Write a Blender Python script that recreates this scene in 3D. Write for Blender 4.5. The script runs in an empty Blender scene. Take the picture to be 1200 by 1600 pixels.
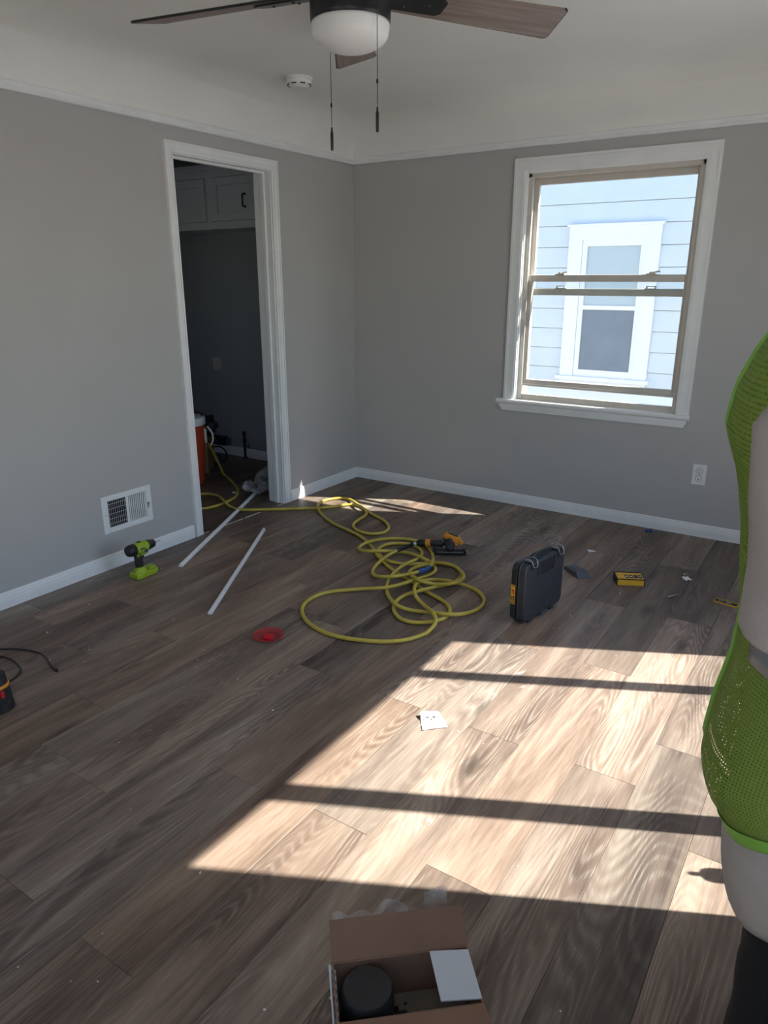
import bpy, bmesh, math, random
from mathutils import Vector, Matrix, noise
random.seed(7)
D = bpy.data
C = bpy.context.scene.collection
S = bpy.context.scene
PI = math.pi

# ---------------------------------------------------------------- camera
CAMP = (3.0879, -4.3117, 1.4274)
YAW, PITCH = 0.5818, 0.3130
FPX = 1121.57
_fw = Vector((-math.sin(YAW)*math.cos(PITCH), math.cos(YAW)*math.cos(PITCH), -math.sin(PITCH)))
_rt = Vector((math.cos(YAW), math.sin(YAW), 0))
_up = _rt.cross(_fw)
cam_data = D.cameras.new('camera')
cam = D.objects.new('camera', cam_data); C.objects.link(cam)
cam.matrix_world = Matrix(((_rt.x, _up.x, -_fw.x, CAMP[0]), (_rt.y, _up.y, -_fw.y, CAMP[1]), (_rt.z, _up.z, -_fw.z, CAMP[2]), (0, 0, 0, 1)))
cam_data.sensor_fit = 'VERTICAL'; cam_data.sensor_height = 32.0
cam_data.lens = FPX/1600*32.0
cam_data.clip_start = 0.02; cam_data.clip_end = 300
S.camera = cam

# ---------------------------------------------------------------- world, sun, exposure
SUN_H = (0.893, 0.451)          # horizontal direction towards the sun
SUN_TAN = 1.080
w = D.worlds.new('sky'); S.world = w; w.use_nodes = True
nt = w.node_tree; nt.nodes.clear()
sky = nt.nodes.new('ShaderNodeTexSky'); sky.sky_type = 'NISHITA'; sky.sun_disc = False
sky.sun_elevation = math.atan(SUN_TAN); sky.sun_rotation = math.atan2(SUN_H[0], SUN_H[1])
sky.air_density = 1.0; sky.dust_density = 0.7; sky.ozone_density = 1.0
bg = nt.nodes.new('ShaderNodeBackground'); bg.inputs[1].default_value = 0.43
wo = nt.nodes.new('ShaderNodeOutputWorld')
nt.links.new(sky.outputs[0], bg.inputs[0]); nt.links.new(bg.outputs[0], wo.inputs[0])
sd = D.lights.new('sun', 'SUN'); sd.energy = 15.5; sd.angle = 0.0093; sd.color = (1.0, 0.95, 0.87)
so = D.objects.new('sun', sd); C.objects.link(so)
so.location = (8, 5, 9)
so.rotation_euler = Vector((-SUN_H[0], -SUN_H[1], -SUN_TAN)).to_track_quat('-Z', 'Y').to_euler()
S.view_settings.view_transform = 'Standard'; S.view_settings.look = 'None'
S.view_settings.gamma = 1.0; S.view_settings.use_curve_mapping = False
S.view_settings.exposure = 0.32
S.cycles.max_bounces = 10; S.cycles.diffuse_bounces = 6; S.cycles.transparent_max_bounces = 24

# ---------------------------------------------------------------- materials
def srgb(r, g, b):
    f = lambda c: (c/255/12.92) if c/255 <= 0.04045 else ((c/255+0.055)/1.055)**2.4
    return (f(r), f(g), f(b), 1)

def new_mat(name):
    m = D.materials.new(name); m.use_nodes = True
    n = m.node_tree.nodes; l = m.node_tree.links
    return m, n, l, n['Principled BSDF']

def mat(name, col, rough=0.6, metal=0.0, var=0.06, scale=30.0, bump=0.0, bscale=200.0, spec=0.5, trans=0.0, alpha=1.0, coat=0.0):
    """plain coloured material with procedural mottling and optional fine relief"""
    m, n, l, b = new_mat(name)
    tc = n.new('ShaderNodeTexCoord')
    nz = n.new('ShaderNodeTexNoise'); nz.inputs['Scale'].default_value = scale; nz.inputs['Detail'].default_value = 4
    l.new(tc.outputs['Object'], nz.inputs['Vector'])
    mp = n.new('ShaderNodeMapRange'); mp.inputs['From Min'].default_value = 0.3; mp.inputs['From Max'].default_value = 0.7
    mp.inputs['To Min'].default_value = 1-var; mp.inputs['To Max'].default_value = 1+var
    l.new(nz.outputs['Fac'], mp.inputs['Value'])
    mx = n.new('ShaderNodeVectorMath'); mx.operation = 'SCALE'
    mx.inputs[0].default_value = col[:3]; l.new(mp.outputs[0], mx.inputs['Scale'])
    l.new(mx.outputs[0], b.inputs['Base Color'])
    b.inputs['Roughness'].default_value = rough; b.inputs['Metallic'].default_value = metal
    b.inputs['Specular IOR Level'].default_value = spec
    if trans: b.inputs['Transmission Weight'].default_value = trans
    if alpha < 1: b.inputs['Alpha'].default_value = alpha
    if coat: b.inputs['Coat Weight'].default_value = coat
    if bump:
        n2 = n.new('ShaderNodeTexNoise'); n2.inputs['Scale'].default_value = bscale; n2.inputs['Detail'].default_value = 3
        l.new(tc.outputs['Object'], n2.inputs['Vector'])
        bp = n.new('ShaderNodeBump'); bp.inputs['Strength'].default_value = bump; bp.inputs['Distance'].default_value = 0.002
        l.new(n2.outputs['Fac'], bp.inputs['Height']); l.new(bp.outputs[0], b.inputs['Normal'])
    return m

M = {}
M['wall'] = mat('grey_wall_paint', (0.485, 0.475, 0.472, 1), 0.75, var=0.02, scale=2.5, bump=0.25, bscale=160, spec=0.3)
M['shaded_wall'] = mat('shaded_wall_paint', (0.36, 0.37, 0.39, 1), 0.8, var=0.03, scale=3, bump=0.2, bscale=150, spec=0.2)  # same grey paint, darkened: the kitchen's shade is put into the colour
M['ceiling'] = mat('ceiling_paint', (0.84, 0.83, 0.80, 1), 0.85, var=0.02, scale=3, bump=1.0, bscale=55, spec=0.2)
M['trim'] = mat('white_trim_paint', (0.84, 0.85, 0.86, 1), 0.38, var=0.03, scale=8, bump=0.1, bscale=90)
M['vinyl'] = mat('almond_window_vinyl', (0.60, 0.56, 0.51, 1), 0.45, var=0.04, scale=12)
M['white'] = mat('white_plastic', (0.82, 0.83, 0.84, 1), 0.4, var=0.02)
M['dark'] = mat('dark_gap', (0.012, 0.012, 0.014, 1), 0.9, var=0.1)
M['black'] = mat('black_plastic', (0.018, 0.019, 0.022, 1), 0.42, var=0.15, bump=0.15, bscale=400)
M['blackcase'] = mat('case_plastic', (0.030, 0.034, 0.042, 1), 0.5, var=0.15, scale=18, bump=0.25, bscale=500)
M['fanblack'] = mat('fan_black_metal', (0.020, 0.021, 0.023, 1), 0.35, metal=0.3, var=0.05)
M['steel'] = mat('steel', (0.55, 0.55, 0.56, 1), 0.3, metal=1.0, var=0.05)
M['wire'] = mat('bright_wire', (0.7, 0.7, 0.72, 1), 0.3, metal=0.8, var=0.02)
M['lime'] = mat('lime_plastic', (0.33, 0.47, 0.02, 1), 0.42, var=0.05)
M['hose'] = mat('yellow_hose_rubber', (0.57, 0.45, 0.075, 1), 0.42, var=0.10, scale=14, spec=0.45)
M['tape'] = mat('blue_tape', (0.03, 0.11, 0.42, 1), 0.55, var=0.1)
M['yellow'] = mat('tool_yellow', (0.75, 0.42, 0.03, 1), 0.45, var=0.06)
M['orange'] = mat('tool_orange', (0.72, 0.28, 0.02, 1), 0.45, var=0.10, scale=60)
M['cooler'] = mat('cooler_orange', (0.50, 0.055, 0.02, 1), 0.5, var=0.05)
M['red'] = mat('red_plastic', (0.60, 0.015, 0.02, 1), 0.35, var=0.05)
M['cardboard'] = mat('cardboard', (0.27, 0.165, 0.115, 1), 0.85, var=0.08, scale=9, bump=0.2, bscale=120, spec=0.15)
M['greyboard'] = mat('grey_pulp_board', (0.20, 0.18, 0.165, 1), 0.9, var=0.08, scale=25, bump=0.3, bscale=300, spec=0.1)
M['whitecard'] = mat('white_card', (0.62, 0.65, 0.70, 1), 0.6, var=0.02, bump=0.1)
M['paper'] = mat('white_paper', (0.80, 0.79, 0.77, 1), 0.7, var=0.02)
M['shirt'] = mat('grey_tshirt_cotton', (0.40, 0.365, 0.35, 1), 0.95, var=0.08, scale=11, bump=0.35, bscale=500, spec=0.1)
M['trouser'] = mat('black_work_trousers', (0.012, 0.014, 0.017, 1), 0.85, var=0.25, scale=7, bump=0.4, bscale=300, spec=0.2)
M['skin'] = mat('skin', (0.34, 0.18, 0.12, 1), 0.55, var=0.06, scale=30)
M['hair'] = mat('dark_hair', (0.02, 0.014, 0.01, 1), 0.6, var=0.3, scale=120, bump=0.6, bscale=200)
M['boot'] = mat('brown_boot_leather', (0.10, 0.055, 0.03, 1), 0.6, var=0.2, scale=20)
M['band'] = mat('silver_reflective_band', (0.22, 0.23, 0.25, 1), 0.4, metal=0.15, var=0.05, bump=0.2, bscale=600)
M['siding'] = mat('pale_blue_siding', (0.62, 0.675, 0.71, 1), 0.6, var=0.03, scale=4, bump=0.15, bscale=60)
M['sidegap'] = mat('siding_shadow_gap', (0.30, 0.36, 0.42, 1), 0.8)
M['nwhite'] = mat('exterior_white_paint', (0.80, 0.80, 0.80, 1), 0.55, var=0.02, scale=5)
M['screen'] = mat('insect_screen_grey', (0.20, 0.23, 0.27, 1), 0.75, var=0.06, scale=6)
M['concrete'] = mat('concrete_ground', (0.40, 0.385, 0.36, 1), 0.9, var=0.12, scale=3, bump=0.3, bscale=40)
M['roof'] = mat('roof_shingle', (0.10, 0.10, 0.11, 1), 0.9, var=0.2, scale=20)
M['cabinet'] = mat('cabinet_white_paint', (0.66, 0.68, 0.70, 1), 0.5, var=0.03)
M['tan'] = mat('tan_cardboard', (0.30, 0.20, 0.11, 1), 0.85, var=0.08)
M['greybox'] = mat('blue_grey_plastic', (0.085, 0.095, 0.115, 1), 0.5, var=0.15, scale=30)
M['bluebit'] = mat('blue_plastic', (0.02, 0.05, 0.25, 1), 0.5, var=0.1)
M['smoke_white'] = mat('detector_plastic', (0.82, 0.81, 0.79, 1), 0.5, var=0.02)

def glass_mat(name, tint=(1, 1, 1), spec=0.06, rough=0.0):
    m, n, l, b = new_mat(name); n.remove(b)
    out = n['Material Output']
    tr = n.new('ShaderNodeBsdfTransparent'); tr.inputs[0].default_value = (*tint, 1)
    gl = n.new('ShaderNodeBsdfGlossy'); gl.inputs['Roughness'].default_value = rough
    fr = n.new('ShaderNodeFresnel'); fr.inputs['IOR'].default_value = 1.45
    ge = n.new('ShaderNodeNewGeometry'); iv = n.new('ShaderNodeMath'); iv.operation = 'SUBTRACT'; iv.inputs[0].default_value = 1.0; l.new(ge.outputs['Backfacing'], iv.inputs[1])
    fm_ = n.new('ShaderNodeMath'); fm_.operation = 'MULTIPLY'; l.new(fr.outputs[0], fm_.inputs[0]); l.new(iv.outputs[0], fm_.inputs[1])
    mx = n.new('ShaderNodeMixShader'); l.new(fm_.outputs[0], mx.inputs[0]); l.new(tr.outputs[0], mx.inputs[1]); l.new(gl.outputs[0], mx.inputs[2])
    l.new(mx.outputs[0], out.inputs[0])
    return m
M['glass'] = glass_mat('window_glass', (0.93, 0.95, 0.95))
M['redglass'] = mat('clear_red_plastic', (0.55, 0.02, 0.04, 1), 0.25, alpha=0.34)

def film_mat(name, base, alpha):
    m, n, l, b = new_mat(name)
    b.inputs['Base Color'].default_value = base; b.inputs['Roughness'].default_value = 0.22
    tc = n.new('ShaderNodeTexCoord'); nz = n.new('ShaderNodeTexNoise'); nz.inputs['Scale'].default_value = 22; nz.inputs['Detail'].default_value = 3
    l.new(tc.outputs['Object'], nz.inputs['Vector'])
    r = n.new('ShaderNodeMapRange'); r.inputs['To Min'].default_value = alpha*0.4; r.inputs['To Max'].default_value = min(1, alpha*1.6)
    l.new(nz.outputs['Fac'], r.inputs['Value']); l.new(r.outputs[0], b.inputs['Alpha'])
    return m
M['film'] = film_mat('clear_plastic_film', (0.85, 0.84, 0.82, 1), 0.38)
M['sheet'] = film_mat('cloudy_plastic_sheet', (0.55, 0.56, 0.60, 1), 0.75)

def dome_mat():
    m, n, l, b = new_mat('frosted_white_glass')
    b.inputs['Base Color'].default_value = (0.90, 0.89, 0.88, 1); b.inputs['Roughness'].default_value = 0.35
    b.inputs['Subsurface Weight'].default_value = 0.15; b.inputs['Subsurface Radius'].default_value = (0.02, 0.02, 0.02)
    return m
M['dome'] = dome_mat()

def wood_floor():
    m, n, l, b = new_mat('vinyl_wood_plank')
    def N(t, **k):
        o = n.new(t)
        for a, v in k.items(): setattr(o, a, v)
        return o
    tc = N('ShaderNodeTexCoord'); oi = N('ShaderNodeObjectInfo')
    off = N('ShaderNodeCombineXYZ')
    m1 = N('ShaderNodeMath', operation='MULTIPLY'); m1.inputs[1].default_value = 37.0
    m2 = N('ShaderNodeMath', operation='MULTIPLY'); m2.inputs[1].default_value = 91.0
    l.new(oi.outputs['Random'], m1.inputs[0]); l.new(oi.outputs['Random'], m2.inputs[0])
    l.new(m1.outputs[0], off.inputs[0]); l.new(m2.outputs[0], off.inputs[1])
    add = N('ShaderNodeVectorMath', operation='ADD'); l.new(tc.outputs['Object'], add.inputs[0]); l.new(off.outputs[0], add.inputs[1])
    def mapped(sx, sy):
        mp = N('ShaderNodeMapping'); mp.inputs['Scale'].default_value = (sx, sy, 1); l.new(add.outputs[0], mp.inputs['Vector']); return mp.outputs[0]
    # broad tone inside a plank
    n1 = N('ShaderNodeTexNoise'); n1.inputs['Scale'].default_value = 1; n1.inputs['Detail'].default_value = 5; n1.inputs['Roughness'].default_value = 0.62; n1.inputs['Distortion'].default_value = 0.5
    l.new(mapped(9, 1.0), n1.inputs['Vector'])
    r1 = N('ShaderNodeValToRGB'); e = r1.color_ramp.elements
    e[0].position = 0.30; e[0].color = (0.088, 0.061, 0.050, 1)
    e[1].position = 0.72; e[1].color = (0.325, 0.252, 0.200, 1)
    x = e.new(0.50); x.color = (0.190, 0.138, 0.108, 1)
    n3 = N('ShaderNodeTexNoise'); n3.inputs['Scale'].default_value = 1; n3.inputs['Detail'].default_value = 4; n3.inputs['Roughness'].default_value = 0.65; n3.inputs['Distortion'].default_value = 0.3
    l.new(mapped(95, 3.6), n3.inputs['Vector'])
    m3 = N('ShaderNodeMath', operation='MULTIPLY_ADD'); m3.inputs[1].default_value = 0.36; l.new(n3.outputs['Fac'], m3.inputs[0])
    m4 = N('ShaderNodeMath', operation='MULTIPLY_ADD'); m4.inputs[1].default_value = 1.05; m4.inputs[2].default_value = -0.205; l.new(n1.outputs['Fac'], m4.inputs[0])
    l.new(m4.outputs[0], m3.inputs[2]); l.new(m3.outputs[0], r1.inputs[0])
    # cathedral grain
    nC = N('ShaderNodeTexNoise'); nC.inputs['Scale'].default_value = 1; nC.inputs['Detail'].default_value = 1.0; nC.inputs['Roughness'].default_value = 0.3
    l.new(mapped(7.0, 0.8), nC.inputs['Vector'])
    cm = N('ShaderNodeMath', operation='MULTIPLY'); cm.inputs[1].default_value = 230.0; l.new(nC.outputs['Fac'], cm.inputs[0])
    cs_ = N('ShaderNodeMath', operation='SINE'); l.new(cm.outputs[0], cs_.inputs[0])
    wv = N('ShaderNodeMapRange'); wv.inputs['From Min'].default_value = 0.0; wv.inputs['From Max'].default_value = 1.0; l.new(cs_.outputs[0], wv.inputs['Value'])
    nM = N('ShaderNodeTexNoise'); nM.inputs['Scale'].default_value = 1; nM.inputs['Detail'].default_value = 2; l.new(mapped(4.0, 1.1), nM.inputs['Vector'])
    mM = N('ShaderNodeMapRange'); mM.inputs['From Min'].default_value = 0.46; mM.inputs['From Max'].default_value = 0.62; l.new(nM.outputs['Fac'], mM.inputs['Value'])
    wd = N('ShaderNodeMapRange'); wd.inputs['From Min'].default_value = -0.35; wd.inputs['From Max'].default_value = -1.0; wd.inputs['To Max'].default_value = 0.28; l.new(cs_.outputs[0], wd.inputs['Value'])
    wdm = N('ShaderNodeMath', operation='MULTIPLY'); l.new(wd.outputs[0], wdm.inputs[0]); l.new(mM.outputs[0], wdm.inputs[1])
    wvm = N('ShaderNodeMath', operation='MULTIPLY'); wa_ = N('ShaderNodeMath', operation='MULTIPLY_ADD'); wa_.inputs[1].default_value = 0.75; wa_.inputs[2].default_value = 0.25; l.new(mM.outputs[0], wa_.inputs[0]); l.new(wv.outputs[0], wvm.inputs[0]); l.new(wa_.outputs[0], wvm.inputs[1])
    # pores: thin long streaks
    n2 = N('ShaderNodeTexNoise'); n2.inputs['Scale'].default_value = 1; n2.inputs['Detail'].default_value = 3; n2.inputs['Roughness'].default_value = 0.7
    l.new(mapped(420, 9), n2.inputs['Vector'])
    rp = N('ShaderNodeMapRange'); rp.inputs['From Min'].default_value = 0.42; rp.inputs['From Max'].default_value = 0.62; l.new(n2.outputs['Fac'], rp.inputs['Value'])
    gm = N('ShaderNodeMath', operation='MULTIPLY'); l.new(wvm.outputs[0], gm.inputs[0]); l.new(rp.outputs[0], gm.inputs[1])
    mixl = N('ShaderNodeMix', data_type='RGBA'); mixl.inputs['B'].default_value = (0.50, 0.44, 0.37, 1)
    gs = N('ShaderNodeMath', operation='MULTIPLY'); gs.inputs[1].default_value = 0.48; l.new(gm.outputs[0], gs.inputs[0])
    l.new(gs.outputs[0], mixl.inputs['Factor']); l.new(r1.outputs[0], mixl.inputs['A'])
    # dark grain lines
    rd = N('ShaderNodeMapRange'); rd.inputs['From Min'].default_value = 0.42; rd.inputs['From Max'].default_value = 0.27; rd.inputs['To Max'].default_value = 0.45; l.new(n2.outputs['Fac'], rd.inputs['Value'])
    mixd = N('ShaderNodeMix', data_type='RGBA'); mixd.inputs['B'].default_value = (0.080, 0.052, 0.040, 1)
    mxd = N('ShaderNodeMath', operation='MAXIMUM'); l.new(rd.outputs[0], mxd.inputs[0]); l.new(wdm.outputs[0], mxd.inputs[1])
    l.new(mxd.outputs[0], mixd.inputs['Factor']); l.new(mixl.outputs['Result'], mixd.inputs['A'])
    # knots and cracks
    vo = N('ShaderNodeTexVoronoi'); vo.inputs['Scale'].default_value = 1; vo.inputs['Randomness'].default_value = 1
    nd = N('ShaderNodeTexNoise'); nd.inputs['Scale'].default_value = 9; l.new(add.outputs[0], nd.inputs['Vector'])
    vs = N('ShaderNodeVectorMath', operation='SCALE'); vs.inputs['Scale'].default_value = 0.12; l.new(nd.outputs['Color'], vs.inputs[0])
    va = N('ShaderNodeVectorMath', operation='ADD'); l.new(mapped(4.6, 1.25), va.inputs[0]); l.new(vs.outputs[0], va.inputs[1]); l.new(va.outputs[0], vo.inputs['Vector'])
    rk = N('ShaderNodeMapRange'); rk.inputs['From Min'].default_value = 0.15; rk.inputs['From Max'].default_value = 0.03; rk.inputs['To Max'].default_value = 0.75; l.new(vo.outputs['Distance'], rk.inputs['Value'])
    mixk = N('ShaderNodeMix', data_type='RGBA'); mixk.inputs['B'].default_value = (0.030, 0.020, 0.016, 1)
    l.new(rk.outputs[0], mixk.inputs['Factor']); l.new(mixd.outputs['Result'], mixk.inputs['A'])
    # plank tone from the object colour
    mt = N('ShaderNodeMix', data_type='RGBA', blend_type='MULTIPLY'); mt.inputs['Factor'].default_value = 1
    l.new(mixk.outputs['Result'], mt.inputs['A']); l.new(oi.outputs['Color'], mt.inputs['B'])
    l.new(mt.outputs['Result'], b.inputs['Base Color'])
    rr = N('ShaderNodeMapRange'); rr.inputs['To Min'].default_value = 0.38; rr.inputs['To Max'].default_value = 0.60; l.new(n1.outputs['Fac'], rr.inputs['Value'])
    l.new(rr.outputs[0], b.inputs['Roughness']); b.inputs['Specular IOR Level'].default_value = 0.42
    bp = N('ShaderNodeBump'); bp.inputs['Strength'].default_value = 0.35; bp.inputs['Distance'].default_value = 0.0008
    l.new(n2.outputs['Fac'], bp.inputs['Height']); l.new(bp.outputs[0], b.inputs['Normal'])
    return m
M['plank'] = wood_floor()

def blade_wood():
    m, n, l, b = new_mat('fan_blade_walnut')
    tc = n.new('ShaderNodeTexCoord'); mp = n.new('ShaderNodeMapping'); mp.inputs['Scale'].default_value = (3, 45, 1)
    nz = n.new('ShaderNodeTexNoise'); nz.inputs['Scale'].default_value = 1; nz.inputs['Detail'].default_value = 5; nz.inputs['Distortion'].default_value = 0.4
    l.new(tc.outputs['Object'], mp.inputs['Vector']); l.new(mp.outputs[0], nz.inputs['Vector'])
    r = n.new('ShaderNodeValToRGB'); r.color_ramp.elements[0].color = (0.19, 0.135, 0.12, 1); r.color_ramp.elements[1].color = (0.33, 0.25, 0.225, 1)
    r.color_ramp.elements[0].position = 0.3; r.color_ramp.elements[1].position = 0.7
    l.new(nz.outputs['Fac'], r.inputs[0]); l.new(r.outputs[0], b.inputs['Base Color']); b.inputs['Roughness'].default_value = 0.5
    return m
M['blade'] = blade_wood()

def vest_mat():
    """lime mesh fabric: a regular grid of small real see-through holes, set in the vest's own UV map"""
    m, n, l, b = new_mat('lime_mesh_fabric')
    uv = n.new('ShaderNodeUVMap'); uv.uv_map = 'UVMap'
    vo = n.new('ShaderNodeTexVoronoi'); vo.inputs['Scale'].default_value = 215; vo.inputs['Randomness'].default_value = 0.0
    l.new(uv.outputs[0], vo.inputs['Vector'])
    gt = n.new('ShaderNodeMath'); gt.operation = 'GREATER_THAN'; gt.inputs[1].default_value = 0.20
    l.new(vo.outputs['Distance'], gt.inputs[0])
    l.new(gt.outputs[0], b.inputs['Alpha'])
    nz = n.new('ShaderNodeTexNoise'); nz.inputs['Scale'].default_value = 9; tc = n.new('ShaderNodeTexCoord'); l.new(tc.outputs['Object'], nz.inputs['Vector'])
    r = n.new('ShaderNodeValToRGB'); r.color_ramp.elements[0].color = (0.22, 0.33, 0.055, 1); r.color_ramp.elements[1].color = (0.30, 0.43, 0.07, 1)
    l.new(nz.outputs['Fac'], r.inputs[0]); l.new(r.outputs[0], b.inputs['Base Color']); b.inputs['Roughness'].default_value = 0.7
    # thin cloth lets some light through
    tl = n.new('ShaderNodeBsdfTranslucent'); tl.inputs[0].default_value = (0.26, 0.44, 0.06, 1)
    tp = n.new('ShaderNodeBsdfTransparent'); mx = n.new('ShaderNodeMixShader'); mx.inputs[0].default_value = 0.35
    mx2 = n.new('ShaderNodeMixShader'); out = n['Material Output']
    l.new(gt.outputs[0], mx2.inputs[0]); l.new(tp.outputs[0], mx2.inputs[1])
    b.inputs['Alpha'].default_value = 1
    for lk in list(l):
        if lk.to_socket == b.inputs['Alpha']: l.remove(lk)
    l.new(b.outputs[0], mx.inputs[1]); l.new(tl.outputs[0], mx.inputs[2]); l.new(mx.outputs[0], mx2.inputs[2]); l.new(mx2.outputs[0], out.inputs[0])
    return m
M['vest'] = vest_mat()
M['vest_binding'] = mat('lime_binding_tape', (0.22, 0.48, 0.07, 1), 0.55, var=0.05, bump=0.3, bscale=500)

def dust_mat():
    m, n, l, b = new_mat('plaster_dust')
    b.inputs['Base Color'].default_value = (0.62, 0.61, 0.60, 1); b.inputs['Roughness'].default_value = 0.95
    tc = n.new('ShaderNodeTexCoord')
    mp = n.new('ShaderNodeMapping'); mp.inputs['Scale'].default_value = (1, 0.45, 1); l.new(tc.outputs['Object'], mp.inputs['Vector'])
    nz = n.new('ShaderNodeTexNoise'); nz.inputs['Scale'].default_value = 28; nz.inputs['Detail'].default_value = 6; nz.inputs['Roughness'].default_value = 0.7; nz.inputs['Distortion'].default_value = 1.2
    l.new(mp.outputs[0], nz.inputs['Vector'])
    r = n.new('ShaderNodeMapRange'); r.inputs['From Min'].default_value = 0.54; r.inputs['From Max'].default_value = 0.72; r.inputs['To Max'].default_value = 0.62
    l.new(nz.outputs['Fac'], r.inputs['Value'])
    at = n.new('ShaderNodeAttribute'); at.attribute_name = 'edge'
    mu = n.new('ShaderNodeMath'); mu.operation = 'MULTIPLY'; l.new(r.outputs[0], mu.inputs[0]); l.new(at.outputs['Fac'], mu.inputs[1])
    l.new(mu.outputs[0], b.inputs['Alpha'])
    return m
M['dust'] = dust_mat()

# ---------------------------------------------------------------- mesh helpers
class MB:
    def __init__(s): s.bm = bmesh.new()
    def box(s, c, d, rot=None):
        m = Matrix.Translation(c) @ (rot.to_4x4() if rot else Matrix.Identity(4)) @ Matrix.Diagonal((d[0], d[1], d[2], 1))
        bmesh.ops.create_cube(s.bm, size=1, matrix=m); return s
    def bx(s, x0, x1, y0, y1, z0, z1):
        return s.box(((x0+x1)/2, (y0+y1)/2, (z0+z1)/2), (abs(x1-x0), abs(y1-y0), abs(z1-z0)))
    def tube(s, pts, r, n=10, closed=False, caps=True):
        pts = [Vector(p) for p in pts]; k = len(pts)
        rs = r if isinstance(r, (list, tuple)) else [r]*k
        rings = []; up = None
        for i in range(k):
            a = pts[i-1] if i > 0 else (pts[-1] if closed else pts[0]); b_ = pts[i+1] if i < k-1 else (pts[0] if closed else pts[-1])
            t = (b_-a).normalized()
            if up is None:
                up = Vector((0, 0, 1)) if abs(t.z) < 0.9 else Vector((1, 0, 0))
            u = (up - t*up.dot(t))
            if u.length < 1e-6: u = t.orthogonal()
            u.normalize(); v = t.cross(u); up = u
            rings.append([s.bm.verts.new(pts[i] + (u*math.cos(2*PI*j/n) + v*math.sin(2*PI*j/n))*rs[i]) for j in range(n)])
        for i in range(k if closed else k-1):
            A, B = rings[i], rings[(i+1) % k]
            for j in range(n): s.bm.faces.new((A[j], A[(j+1) % n], B[(j+1) % n], B[j]))
        if caps and not closed:
            s.bm.faces.new(rings[0][::-1]); s.bm.faces.new(rings[-1])
        return s
    def cyl(s, a, b_, r1, r2=None, n=24):
        return s.tube([a, b_], [r1, r1 if r2 is None else r2], n)
    def lathe(s, prof, o=(0, 0, 0), axis=(0, 0, 1), n=32, cap0=True, cap1=True):
        ax = Vector(axis).normalized(); u = ax.orthogonal().normalized(); v = ax.cross(u); o = Vector(o)
        rings = [[s.bm.verts.new(o + ax*h + (u*math.cos(2*PI*j/n)+v*math.sin(2*PI*j/n))*max(r, 1e-5)) for j in range(n)] for r, h in prof]
        for A, B in zip(rings, rings[1:]):
            for j in range(n): s.bm.faces.new((A[j], A[(j+1) % n], B[(j+1) % n], B[j]))
        if cap0: s.bm.faces.new(rings[0][::-1])
        if cap1: s.bm.faces.new(rings[-1])
        return s
    def prism(s, pts, t, mtx=None):
        """2-D outline (x, y) extruded by t along z, then placed by mtx"""
        mtx = mtx or Matrix.Identity(4)
        a = [s.bm.verts.new(mtx @ Vector((p[0], p[1], 0))) for p in pts]; b_ = [s.bm.verts.new(mtx @ Vector((p[0], p[1], t))) for p in pts]
        n = len(pts)
        s.bm.faces.new(a[::-1]); s.bm.faces.new(b_)
        for i in range(n): s.bm.faces.new((a[i], a[(i+1) % n], b_[(i+1) % n], b_[i]))
        return s
    def profile(s, prof, A, B, nrm):
        """profile of (distance out, height) swept from A to B"""
        A, B, nrm = Vector(A), Vector(B), Vector(nrm)
        f = lambda P: [s.bm.verts.new(P + nrm*d + Vector((0, 0, h))) for d, h in prof]
        a, b_ = f(A), f(B); n = len(prof)
        s.bm.faces.new(a[::-1]); s.bm.faces.new(b_)
        for i in range(n): s.bm.faces.new((a[i], a[(i+1) % n], b_[(i+1) % n], b_[i]))
        return s
    def rings(s, rr, caps=(True, True), close=True):
        vs = [[s.bm.verts.new(p) for p in r] for r in rr]
        n = len(vs[0])
        for A, B in zip(vs, vs[1:]):
            for j in range(n if close else n-1): s.bm.faces.new((A[j], A[(j+1) % n], B[(j+1) % n], B[j]))
        if caps[0]: s.bm.faces.new(vs[0][::-1])
        if caps[1]: s.bm.faces.new(vs[-1])
        return s
    def grid(s, f, nu, nv):
        v = [[s.bm.verts.new(f(i/nu, j/nv)) for j in range(nv+1)] for i in range(nu+1)]
        for i in range(nu):
            for j in range(nv): s.bm.faces.new((v[i][j], v[i+1][j], v[i+1][j+1], v[i][j+1]))
        return s
    def build(s, name, m, parent=None, smooth=False, bevel=0.0, seg=2, solid=0.0, subsurf=0):
        bmesh.ops.recalc_face_normals(s.bm, faces=s.bm.faces)
        me = D.meshes.new(name); s.bm.to_mesh(me); s.bm.free()
        me.materials.append(m)
        o = D.objects.new(name, me); C.objects.link(o)
        if parent: o.parent = parent
        if smooth: me.shade_smooth()
        if solid:
            md = o.modifiers.new('solid', 'SOLIDIFY'); md.thickness = solid; md.offset = 0
        if bevel:
            md = o.modifiers.new('bevel', 'BEVEL'); md.width = bevel; md.segments = seg; md.limit_method = 'ANGLE'; md.angle_limit = 0.6
            if smooth is False:
                me.shade_smooth(); md.harden_normals = False
                w_ = o.modifiers.new('wn', 'WEIGHTED_NORMAL'); w_.keep_sharp = True
        if subsurf:
            md = o.modifiers.new('sub', 'SUBSURF'); md.levels = subsurf; md.render_levels = subsurf
        return o

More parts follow.
